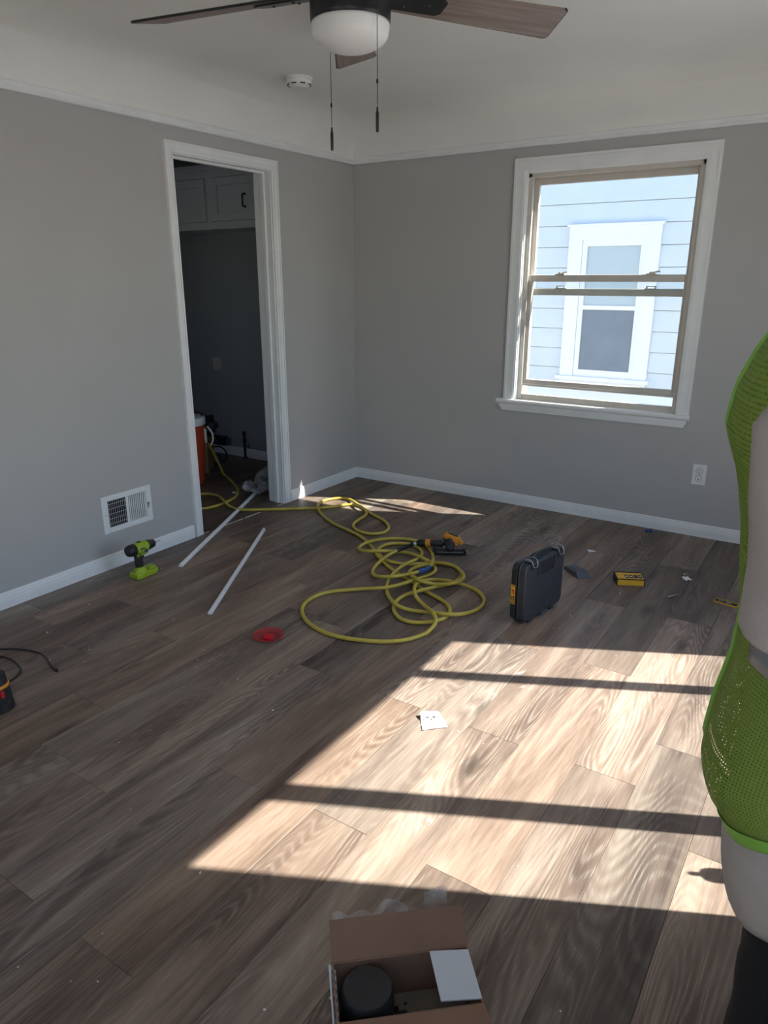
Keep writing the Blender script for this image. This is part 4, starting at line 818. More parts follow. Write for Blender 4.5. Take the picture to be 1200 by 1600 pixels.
# recessed bay behind the handle, on the face and the top edge
g_ = MB()
bay = [(0.100, 0.268), (0.104, 0.218), (0.114, 0.203), (0.226, 0.203), (0.238, 0.218), (0.242, 0.268), (0.234, 0.268), (0.230, 0.222), (0.222, 0.211), (0.119, 0.211), (0.112, 0.222), (0.108, 0.268)]
g_.prism(bay, 0.006, Matrix(((1, 0, 0, 0), (0, 0, -1, 0.0005), (0, 1, 0, 0), (0, 0, 0, 1))))
g_.build('bay_rim', M['blackcase'], cs, bevel=0.001)
g_ = MB(); g_.bx(0.112, 0.230, -0.0003, 0.002, 0.212, 0.268); g_.build('bay_recess', M['dark'], cs)
g_ = MB(); g_.tube([(0.090, 0.030, 0.276), (0.096, 0.030, 0.290), (0.110, 0.030, 0.297), (0.228, 0.030, 0.297), (0.242, 0.030, 0.290), (0.248, 0.030, 0.276)], [0.008, 0.008, 0.009, 0.009, 0.008, 0.008], 10)
g_.build('handle', M['black'], cs, smooth=True)
for lx in (0.045, 0.262):
    g_ = MB(); g_.box((lx+0.018, 0.020, Hc-0.004), (0.044, 0.040, 0.018)); g_.box((lx+0.018, 0.000, Hc-0.020), (0.040, 0.010, 0.024)); lo = g_.build('latch', M['black'], cs, bevel=0.002)
    g_ = MB(); g_.tube(smooth_path([(lx+0.000, 0.040, Hc-0.002), (lx-0.003, 0.020, Hc+0.014), (lx-0.001, -0.004, Hc+0.008), (lx+0.002, -0.012, Hc-0.014), (lx+0.018, -0.014, Hc-0.020), (lx+0.034, -0.012, Hc-0.014), (lx+0.037, -0.004, Hc+0.008), (lx+0.039, 0.020, Hc+0.014), (lx+0.036, 0.040, Hc-0.002)], 4), 0.0011, 6)
    g_.build('wire_bail', M['wire'], lo, smooth=True)
g_ = MB(); g_.box((-0.0012, 0.053, 0.142), (0.0012, 0.024, 0.092)); lb = tag(g_.build('sticker', M['black'], cs), 'yellow and black sticker on the end of the case')
g_ = MB(); g_.box((-0.0022, 0.053, 0.142), (0.0010, 0.021, 0.088)); g_.build('yellow_panel', M['yellow'], lb)
g_ = MB()
g_.box((-0.0030, 0.053, 0.181), (0.0008, 0.015, 0.003)); g_.box((-0.0030, 0.053, 0.104), (0.0008, 0.015, 0.003)); g_.box((-0.0030, 0.053, 0.108), (0.0008, 0.015, 0.002))
g_.box((-0.0030, 0.047, 0.124), (0.0008, 0.003, 0.020)); g_.box((-0.0030, 0.059, 0.124), (0.0008, 0.003, 0.020)); g_.box((-0.0030, 0.053, 0.116), (0.0008, 0.013, 0.003)); g_.box((-0.0030, 0.053, 0.127), (0.0008, 0.008, 0.003)); g_.box((-0.0030, 0.053, 0.133), (0.0008, 0.013, 0.003))
tag(g_.build('black_print', M['black'], lb), kind='stuff')
g_ = MB(); g_.box((-0.0030, 0.053, 0.160), (0.0008, 0.013, 0.008), Matrix.Rotation(0.35, 3, 'X')); g_.box((-0.0030, 0.050, 0.150), (0.0008, 0.008, 0.006)); tag(g_.build('red_print', M['red'], lb), kind='stuff')
g_ = MB()
for x_, z_ in ((0.055, 0.055), (0.14, 0.060), (0.20, 0.052)): g_.box((x_, -0.0010, z_), (0.004, 0.002, 0.020)); 
g_.box((0.17, -0.0005, 0.016), (0.05, 0.01, 0.012)); g_.build('scuffed_rib', M['greybox'], cs)

# ---- cordless drill standing by the left wall
dr = thing('cordless_drill', (0.215, -2.165, 0), PI/2, 'lime green and black cordless drill standing by the left baseboard', 'drill')
b_ = MB(); b_.rings([[Vector((x, y, z)) for x, y in ((-0.062, -0.030), (-0.050, -0.036), (0.050, -0.036), (0.072, -0.026), (0.072, 0.026), (0.050, 0.036), (-0.050, 0.036), (-0.062, 0.030))] for z in (0.0, 0.022)] +
    [[Vector((x*0.92+0.0, y*0.92, z)) for x, y in ((-0.062, -0.030), (-0.050, -0.036), (0.050, -0.036), (0.072, -0.026), (0.072, 0.026), (0.050, 0.036), (-0.050, 0.036), (-0.062, 0.030))] for z in (0.028,)])
b_.build('battery', M['lime'], dr, bevel=0.003)
b_ = MB(); b_.rings([[Vector((-0.018+r_*math.cos(a)*1.15, r_*math.sin(a), z)) for a in [2*PI*i/16 for i in range(16)]] for r_, z in ((0.034, 0.026), (0.030, 0.038), (0.023, 0.048), (0.020, 0.054))]); b_.box((0.042, 0, 0.033), (0.045, 0.04, 0.012)); b_.build('foot_collar', M['lime'], dr, smooth=False, bevel=0.002)
b_ = MB(); b_.rings([[Vector((cx+rx*math.cos(a), ry*math.sin(a), z)) for a in [2*PI*i/16 for i in range(16)]] for cx, rx, ry, z in ((-0.018, 0.023, 0.018, 0.050), (-0.020, 0.022, 0.017, 0.075), (-0.022, 0.021, 0.0165, 0.100), (-0.020, 0.026, 0.018, 0.125))]); b_.build('grip', M['black'], dr, smooth=True)
b_ = MB(); b_.lathe([(0.018, -0.085), (0.026, -0.080), (0.0305, -0.066), (0.031, -0.040)], (0, 0, 0.150), axis=(1, 0, 0), n=24); b_.build('rear_cap', M['black'], dr, smooth=True)
b_ = MB(); b_.lathe([(0.0305, -0.042), (0.0310, -0.030), (0.0310, 0.022), (0.0285, 0.032), (0.026, 0.034)], (0, 0, 0.150), axis=(1, 0, 0), n=24); b_.box((-0.010, 0, 0.122), (0.055, 0.034, 0.020)); b_.build('motor_body', M['lime'], dr, smooth=False, bevel=0.002)
b_ = MB(); b_.lathe([(0.0265, 0.033), (0.027, 0.046), (0.0235, 0.048), (0.0235, 0.062), (0.020, 0.078), (0.010, 0.086), (0.004, 0.087)], (0, 0, 0.150), axis=(1, 0, 0), n=20); b_.build('chuck', M['black'], dr, smooth=False, bevel=0.001)
b_ = MB(); b_.cyl((0.086, 0, 0.150), (0.122, 0, 0.150), 0.0026, 0.0022, n=8); b_.build('driver_bit', M['steel'], dr)
b_ = MB(); b_.box((0.006, 0, 0.108), (0.014, 0.012, 0.028), Matrix.Rotation(0.2, 3, 'Y')); b_.build('trigger', M['black'], dr, bevel=0.003)
b_ = MB(); b_.box((-0.010, 0, 0.1815), (0.020, 0.014, 0.004)); b_.build('speed_switch', M['black'], dr, bevel=0.001)
b_ = MB(); b_.box((-0.012, -0.0312, 0.152), (0.026, 0.001, 0.010)); b_.box((0.010, -0.0305, 0.135), (0.020, 0.002, 0.018), Matrix.Rotation(0.4, 3, 'Y')); b_.build('side_badge', M['greybox'], dr)

# ---- two white trim sticks
def stick(A, B, h_, w_, label, groove):
    A, B = Vector(A), Vector(B); d = B-A; L_ = d.length
    o = MB()
    o.prism([(-w_/2, 0), (w_/2, 0), (w_/2, h_*0.35), (w_*0.30, h_*0.72), (0, h_), (-w_*0.28, h_*0.95), (-w_/2, h_*0.55)] if not groove else [(-w_/2, 0), (w_/2, 0), (w_/2, h_*0.5), (w_*0.22, h_), (w_*0.12, h_*0.9), (-w_*0.12, h_*0.9), (-w_*0.22, h_), (-w_/2, h_*0.5)],
        L_, Matrix(((0, 0, 1, 0), (1, 0, 0, 0), (0, 1, 0, 0), (0, 0, 0, 1))))
    ob = o.build('trim_stick', M['trim']); ob.location = A; ob.rotation_euler = (0, 0, math.atan2(d.y, d.x))
    return tag(ob, label, 'moulding strip')
stick((0.289, -1.990, 0), (-0.363, -0.680, 0), 0.016, 0.020, 'long white moulding strip lying across the kitchen threshold', True)
stick((0.831, -2.301, 0), (0.261, -1.323, 0), 0.019, 0.020, 'white moulding strip lying on the open floor left of the hose', False)

# ---- small things on the floor
gb = thing('plastic_block', (2.045, -0.935, 0), math.radians(-40), 'blue-grey wedge-shaped plastic piece behind the black tool case', 'plastic piece')
b_ = MB(); b_.rings([[Vector(p) for p in ((-0.070, -0.035, 0), (0.075, -0.035, 0), (0.075, 0.035, 0), (-0.070, 0.035, 0))], [Vector(p) for p in ((-0.068, -0.033, 0.020), (0.045, -0.033, 0.030), (0.045, 0.033, 0.030), (-0.068, 0.033, 0.020))]]); b_.build('body', M['greybox'], gb, bevel=0.003)
b_ = MB(); b_.box((0.0, 0, 0.0275), (0.07, 0.04, 0.003), Matrix.Rotation(-0.09, 3, 'Y')); b_.build('raised_lid', M['greybox'], gb, bevel=0.001)
yb = thing('fastener_box', (2.298, -0.903, 0), math.radians(27), 'small yellow box with four picture icons on the floor by the window wall', 'box')
b_ = MB(); b_.bx(-0.066, 0.066, -0.044, 0.044, 0.0, 0.034); b_.build('body', M['yellow'], yb, bevel=0.0015)
b_ = MB(); b_.bx(-0.0675, -0.063, -0.0455, 0.0455, 0.0, 0.036); b_.bx(0.063, 0.0675, -0.0455, 0.0455, 0.0, 0.036); b_.bx(-0.0675, 0.0675, 0.038, 0.0455, 0.030, 0.0365); b_.bx(-0.064, 0.064, -0.0452, -0.0440, 0.0295, 0.0345); b_.build('black_edge', M['black'], yb)
for i in range(4):
    q = MB(); q.bx(-0.022+i*0.021, -0.005+i*0.021, -0.030, 0.010, 0.034, 0.0346); tag(q.build('icon_panel', M['black'], yb), 'black square icon')
    q = MB(); q.lathe([(0.0055, 0.0346), (0.005, 0.0350)], (-0.0135+i*0.021, -0.010, 0), n=12); q.build('icon_mark', M['white'] if i != 2 else M['greyboard'], yb.children[-1])
b_ = MB(); b_.bx(-0.058, -0.028, -0.034, 0.030, 0.034, 0.0344); b_.build('front_print', M['yellow'], yb)
q = thing('red_dish', (1.195, -2.315, 0), 0, 'shallow clear red plastic dish with a red square in it', 'dish')
b_ = MB(); b_.lathe([(0.030, 0.0008), (0.046, 0.0015), (0.055, 0.007), (0.062, 0.011), (0.064, 0.011), (0.0635, 0.0095), (0.056, 0.005), (0.048, 0.0006), (0.030, 0.0002)], n=40, cap0=False, cap1=False); b_.lathe([(0.0, 0.0012), (0.030, 0.0008)], n=40, cap0=False, cap1=False); b_.build('dish', M['redglass'], q, smooth=True)
b_ = MB(); b_.tube([(0.063*math.cos(a), 0.063*math.sin(a), 0.0108) for a in [2*PI*i/40 for i in range(40)]], 0.0014, 6, closed=True); b_.build('rim', M['red'], q, smooth=True)
b_ = MB(); b_.box((0.010, -0.012, 0.008), (0.036, 0.032, 0.010), Matrix.Rotation(math.radians(22), 3, 'Z') @ Matrix.Rotation(0.12, 3, 'X')); b_.build('square_insert', M['red'], q, bevel=0.0015)
def bent(name, pts, z, m, label, cat, seed, amp=0.006, th=0.0006):
    """a thin scrap of paper or card with slight curl"""
    cx = sum(p[0] for p in pts)/4; cy = sum(p[1] for p in pts)/4; mb = MB()
    def f(u, v):
        a = Vector(pts[0]).lerp(Vector(pts[1]), u); b2 = Vector(pts[3]).lerp(Vector(pts[2]), u); p = a.lerp(b2, v)
        return Vector((p.x-cx, p.y-cy, z + amp*(abs(noise.noise(Vector((u*1.7+seed, v*1.7, 0))))*2.0) + amp*1.2*max(0, 0.35-u)*(1.2-v)))
    mb.grid(f, 10, 10); o = mb.build(name, m, solid=th); o.location = (cx, cy, 0); return tag(o, label, cat)
# measured corners of the leaflet in the sun
lf = bent('instruction_leaflet', [(2.020, -2.462), (2.070, -2.532), (2.132, -2.470), (2.068, -2.412)], 0.001, M['paper'], 'small white printed leaflet lying in the sunlit patch', 'leaflet', 1.4, 0.010)
b_ = MB(); b_.box((0.000, 0.010, 0.0135), (0.010, 0.012, 0.0006), Matrix.Rotation(0.6, 3, 'Z')); b_.box((-0.018, -0.004, 0.0140), (0.012, 0.009, 0.0006), Matrix.Rotation(0.6, 3, 'Z')); b_.box((0.022, -0.006, 0.0120), (0.030, 0.0012, 0.0006), Matrix.Rotation(0.75, 3, 'Z')); b_.box((0.027, -0.001, 0.0120), (0.026, 0.0012, 0.0006), Matrix.Rotation(0.75, 3, 'Z'))
b_.build('print_marks', M['greybox'], lf)
bit = MB(); bit.box((0, 0, 0.006), (0.045, 0.022, 0.010), Matrix.Rotation(0.1, 3, 'X')); bit.box((0.012, 0.002, 0.013), (0.014, 0.012, 0.006))
o = bit.build('plastic_clip', M['bluebit'], bevel=0.002); o.location = (2.19, -0.085, 0); o.rotation_euler = (0, 0, 0.3); tag(o, 'small blue plastic clip beside the baseboard under the outlet', 'clip')
nl = MB(); nl.tube([(0, 0, 0.004), (0.085, 0, 0.004)], 0.0022, 8); nl.cyl((-0.003, 0, 0.004), (0.0, 0, 0.004), 0.004, n=10)
o = nl.build('long_screw', M['steel'], smooth=True); o.location = (2.505, -0.985, 0); o.rotation_euler = (0, 0, 1.0); tag(o, 'thin silver rod lying on the floor right of the yellow box', 'rod')
lv = thing('hinge_packet', (2.745, -0.905, 0), math.radians(-10), 'small black and gold strip of hardware near the vest wearer', 'hardware')
b_ = MB(); b_.bx(-0.052, 0.052, -0.018, 0.018, 0, 0.004); b_.build('backing', M['black'], lv)
b_ = MB(); b_.bx(-0.053, 0.053, -0.0195, -0.0175, 0, 0.006); b_.bx(-0.053, 0.053, 0.0175, 0.0195, 0, 0.006); b_.bx(-0.053, -0.0505, -0.0175, 0.0175, 0, 0.006); b_.bx(0.0505, 0.053, -0.0175, 0.0175, 0, 0.006); b_.build('gold_rim', M['yellow'], lv)
b_ = MB(); b_.bx(0.0, 0.024, -0.006, 0.004, 0.004, 0.008); b_.bx(-0.035, -0.012, 0.0, 0.005, 0.004, 0.006); b_.build('screws', M['steel'], lv)
sc1 = bent('paper_scrap', [(2.508, -0.705), (2.535, -0.735), (2.560, -0.705), (2.530, -0.690)], 0.001, M['paper'], 'white paper scrap on the floor beyond the yellow box', 'paper scrap', 5.2, 0.006)
sc2 = bent('paper_scrap', [(1.985, -0.590), (2.010, -0.610), (2.035, -0.585), (2.010, -0.575)], 0.001, M['paper'], 'white paper scrap among plaster dust near the wall behind the tool case', 'paper scrap', 8.2, 0.008)
sc3 = bent('paper_scrap', [(-0.470, -0.850), (-0.440, -0.865), (-0.425, -0.835), (-0.455, -0.825)], 0.001, M['paper'], 'tiny white scrap beside the hose on the kitchen floor', 'paper scrap', 2.2, 0.008)
# plaster crumbs
rc = random.Random(12); cr = MB()
for i in range(150):
    if i < 60: x_, y_ = rc.uniform(0.1, 1.6), rc.uniform(-3.4, -1.2)
    elif i < 100: x_, y_ = rc.uniform(1.2, 3.0), rc.uniform(-1.2, -0.1)
    else: x_, y_ = rc.uniform(1.2, 3.0), rc.uniform(-3.9, -1.2)
    s_ = rc.choice([0.0012, 0.0015, 0.002, 0.0025, 0.0035]); cr.box((x_, y_, s_*0.35), (s_*rc.uniform(0.8, 2), s_, s_*0.7), Matrix.Rotation(rc.uniform(0, 3), 3, 'Z'))
tag(cr.build('plaster_crumbs', M['paper']), 'scattered white plaster crumbs on the plank floor', 'debris', kind='stuff')
def smear(pts):
    bm = bmesh.new(); lay = bm.verts.layers.float.new('edge')
    for cx, cy, rx, ry, rz in pts:
        c0 = bm.verts.new((cx, cy, 0.0008)); c0[lay] = 1.0; n_ = 20; prev = None
        rings_ = []
        for fr_, val in ((0.55, 0.8), (1.0, 0.0)):
            rg = []
            for i in range(n_):
                a = 2*PI*i/n_; k_ = fr_*(1+0.25*math.sin(3*a+cx*9)); x_, y_ = rx*k_*math.cos(a), ry*k_*math.sin(a)
                v_ = bm.verts.new((cx+x_*math.cos(rz)-y_*math.sin(rz), cy+x_*math.sin(rz)+y_*math.cos(rz), 0.0008)); v_[lay] = val; rg.append(v_)
            rings_.append(rg)
        for i in range(n_):
            bm.faces.new((c0, rings_[0][i], rings_[0][(i+1) % n_])); bm.faces.new((rings_[0][i], rings_[1][i], rings_[1][(i+1) % n_], rings_[0][(i+1) % n_]))
    me = D.meshes.new('dust_film'); bm.to_mesh(me); bm.free(); me.materials.append(M['dust']); o = D.objects.new('dust_film', me); C.objects.link(o)
    return tag(o, 'smeared white plaster dust film on the floor planks', 'dust', kind='stuff')
smear([(1.50, -0.85, 0.10, 0.05, 0.5), (1.97, -0.62, 0.16, 0.09, 0.2), (2.15, -0.50, 0.12, 0.06, 0.1), (0.66, -1.25, 0.06, 0.11, 0.3), (0.95, -1.75, 0.07, 0.14, 0.2), (1.10, -2.15, 0.10, 0.06, 0.2),
       (1.25, -1.15, 0.08, 0.05, 0.4), (2.25, -2.05, 0.07, 0.12, 0.5), (2.15, -2.25, 0.06, 0.10, 0.2), (2.62, -2.60, 0.05, 0.07, 0.2), (0.62, -1.85, 0.05, 0.08, 0), (2.5, -0.65, 0.10, 0.04, 0.3), (2.3, -2.9, 0.08, 0.1, 0)])

# ---- black gadget and cords at the left edge
gd = thing('battery_charger', (0.765, -3.243, 0), math.radians(-20), 'black gadget with an orange ring and a red button at the left edge', 'gadget')
b_ = MB(); b_.rings([[Vector((rx*math.cos(a), ry*math.sin(a), z)) for a in [2*PI*i/24 for i in range(24)]] for rx, ry, z in ((0.040, 0.055, 0.0), (0.050, 0.062, 0.006), (0.049, 0.060, 0.030), (0.042, 0.054, 0.090))]); b_.build('body', M['black'], gd, smooth=True).modifiers.new('es', 'EDGE_SPLIT')
b_ = MB(); b_.rings([[Vector((rx*math.cos(a), ry*math.sin(a), z)) for a in [2*PI*i/24 for i in range(24)]] for rx, ry, z in ((0.0435, 0.0555, 0.088), (0.0440, 0.0560, 0.092), (0.0425, 0.0545, 0.099), (0.041, 0.053, 0.100))]); tag(b_.build('accent_ring', M['orange'], gd, smooth=True), 'orange ring near the top')
b_ = MB(); b_.rings([[Vector((rx*math.cos(a), ry*math.sin(a), z)) for a in [2*PI*i/24 for i in range(24)]] for rx, ry, z in ((0.040, 0.052, 0.100), (0.038, 0.050, 0.112), (0.037, 0.046, 0.140), (0.030, 0.038, 0.146))]); b_.build('cap', M['black'], gd, smooth=True).modifiers.new('es', 'EDGE_SPLIT')
b_ = MB(); b_.box((0.0455*math.cos(0.42), 0.057*math.sin(0.42), 0.072), (0.010, 0.013, 0.022), Matrix.Rotation(0.42, 3, 'Z')); tag(b_.build('button', M['red'], gd, bevel=0.002), 'red button')
for a, z in ((0.50, 0.030), (0.35, 0.020), (0.75, 0.036)):
    b_ = MB(); b_.lathe([(0.002, 0.0), (0.0016, 0.002)], (0.049*math.cos(a), 0.060*math.sin(a), z), axis=(1, 0, 0), n=8); b_.build('screw', M['steel'], gd)
CA = [(0.10, -3.03), (0.25, -3.02), (0.36, -2.997), (0.399, -2.972), (0.441, -2.951), (0.493, -2.935), (0.54, -2.929), (0.59, -2.939), (0.648, -2.96), (0.694, -2.971)]
CB = [(0.30, -3.12), (0.36, -3.06), (0.421, -3.032), (0.443, -3.024), (0.484, -3.021), (0.529, -3.027), (0.578, -3.041), (0.61, -3.065), (0.625, -3.094), (0.635, -3.12), (0.657, -3.152), (0.70, -3.19)]
b_ = MB(); b_.tube(smooth_path([(x, y, 0.0045) for x, y in CA], 4), 0.0035, 8); b_.tube([(0.690, -2.970, 0.006), (0.712, -2.974, 0.006)], 0.006, 8); tag(b_.build('loose_wire', M['black'], smooth=True), 'thin black cord with a plug end, nearer the wall, at the left edge', 'cord')
b_ = MB(); b_.tube(smooth_path([(x, y, 0.0045) for x, y in CB], 4), 0.0035, 8); o = b_.build('power_cord', M['black'], gd, smooth=True); o.matrix_parent_inverse = (Matrix.Translation(gd.location) @ Matrix.Rotation(gd.rotation_euler.z, 4, 'Z')).inverted()

# ---- caulk tube on the sill of the picture window (throws the little shadow)
tb = thing('caulk_tube', (3.423, -2.436, 0.352), 0, 'white caulking tube standing on the picture window sill', 'caulk tube')
b_ = MB(); b_.lathe([(0.024, 0), (0.025, 0.004), (0.025, 0.175), (0.022, 0.184), (0.010, 0.190)], n=28); b_.build('tube', M['white'], tb, smooth=True).modifiers.new('es', 'EDGE_SPLIT')
b_ = MB(); b_.lathe([(0.009, 0.188), (0.0085, 0.200), (0.0065, 0.215), (0.008, 0.222), (0.006, 0.232), (0.003, 0.236)], n=16); b_.build('nozzle', M['white'], tb, smooth=True)

# ---- open cardboard box at the bottom edge
UA = math.radians(41.5)
bxr = thing('cardboard_box', (2.419, -3.481, 0), UA, 'open brown cardboard box with parts inside at the bottom edge', 'box')
BL, BD, BH, bt = 0.272, 0.125, 0.16, 0.004      # local +x along the back edge, -y towards the viewer
b_ = MB(); b_.bx(0, BL, -BD, 0, 0, bt); b_.bx(0, BL, -bt, 0, bt, BH); b_.bx(0, BL, -BD, -BD+bt, bt, BH); b_.bx(0, bt, -BD+bt, -bt, bt, BH); b_.bx(BL-bt, BL, -BD+bt, -bt, bt, BH)
b_.build('body', M['cardboard'], bxr)
def panel(name, m, P0, P1, d, L_, t=0.003, lab=None, n=1):
    """flat flap hinged on edge P0-P1 going L_ along direction d"""
    P0, P1, d = Vector(P0), Vector(P1), Vector(d).normalized(); nn = (P1-P0).cross(d).normalized()*t/2
    mb = MB(); A = [P0-nn, P1-nn, P1-nn+d*L_, P0-nn+d*L_]; mb.rings([A, [a+nn*2 for a in A]]); o = mb.build(name, m, bxr)
    if lab: tag(o, lab)
    return o
panel('back_flap', M['cardboard'], (0.0, 0, BH), (BL, 0, BH), (0, 0.72, 0.60), 0.072)
panel('front_flap', M['cardboard'], (0.0, -BD, BH), (BL, -BD, BH), (0, -0.75, 0.2), 0.085)
rfp = panel('side_flap', M['whitecard'], (BL-0.002, -BD+0.010, BH+0.002), (BL-0.002, -0.012, BH+0.002), (-1, 0, 0.10), 0.078, lab='white side flap folded over the box')
lfp = panel('side_strip', M['whitecard'], (0.006, -BD+0.008, BH-0.030), (0.006, -0.006, BH-0.016), (-0.50, 0, 0.86), 0.022, lab='white strip with dark punched holes')
b_ = MB()
for i in range(6): b_.lathe([(0.0055, 0), (0.0055, 0.0020)], (0.0015, -0.018-i*0.018, BH-0.0065), axis=(0.86, 0, 0.5), n=14)
b_.build('punched_hole', M['dark'], lfp)
b_ = MB(); b_.bx(0.010, BL-0.006, -BD+0.006, -0.006, 0.060, 0.064); ins = tag(b_.build('insert_tray', M['greyboard'], bxr), 'grey pulp-board tray inside the box')
b_ = MB(); b_.box((0.118, -0.040, 0.0645), (0.018, 0.014, 0.001)); b_.box((0.115, -0.072, 0.0645), (0.022, 0.007, 0.001)); b_.box((0.185, -0.062, 0.0645), (0.026, 0.007, 0.001)); b_.lathe([(0.005, 0), (0.005, 0.001)], (0.172, -0.094, 0.0642), n=12); b_.lathe([(0.003, 0), (0.003, 0.001)], (0.142, -0.030, 0.0642), n=12)
b_.build('slot', M['dark'], ins)
fc = thing('canopy_cup', (0, 0, 0), 0, 'black metal fan canopy cup sitting inside the cardboard box', 'canopy cup')
R_ = Matrix.Rotation(UA, 3, 'Z'); fc.location = Vector((2.419, -3.481, 0.0645)) + R_ @ Vector((0.0635, -0.063, 0))
b_ = MB(); b_.lathe([(0.0555, 0.0), (0.056, 0.004), (0.055, 0.008), (0.051, 0.012), (0.0485, 0.092), (0.045, 0.098), (0.0, 0.099)], n=40, cap1=False); b_.build('cup', M['black'], fc, smooth=True).modifiers.new('es', 'EDGE_SPLIT')
b_ = MB(); b_.box((0.066*math.cos(UA+0.15), 0.066*math.sin(UA+0.15), 0.003), (0.026, 0.014, 0.003), Matrix.Rotation(UA+0.15, 3, 'Z')); b_.build('tab', M['black'], fc)
fl = MB()
def ff(u, v):
    x_ = 0.01+u*0.24; z_ = 0.004+v*0.185*(0.85+0.35*abs(noise.noise(Vector((u*3.1, 0.2, 4))))+ (0.22 if u > 0.78 else 0))
    return Vector((x_, 0.055+0.045*v+0.012*noise.noise(Vector((u*7, v*5, 0))), z_))
fl.grid(ff, 36, 12); fo = fl.build('plastic_bag', M['film']); fo.location = (2.419, -3.481, 0); fo.rotation_euler = (0, 0, UA)
tag(fo, 'crinkled clear plastic bag behind the open cardboard box', 'plastic bag')
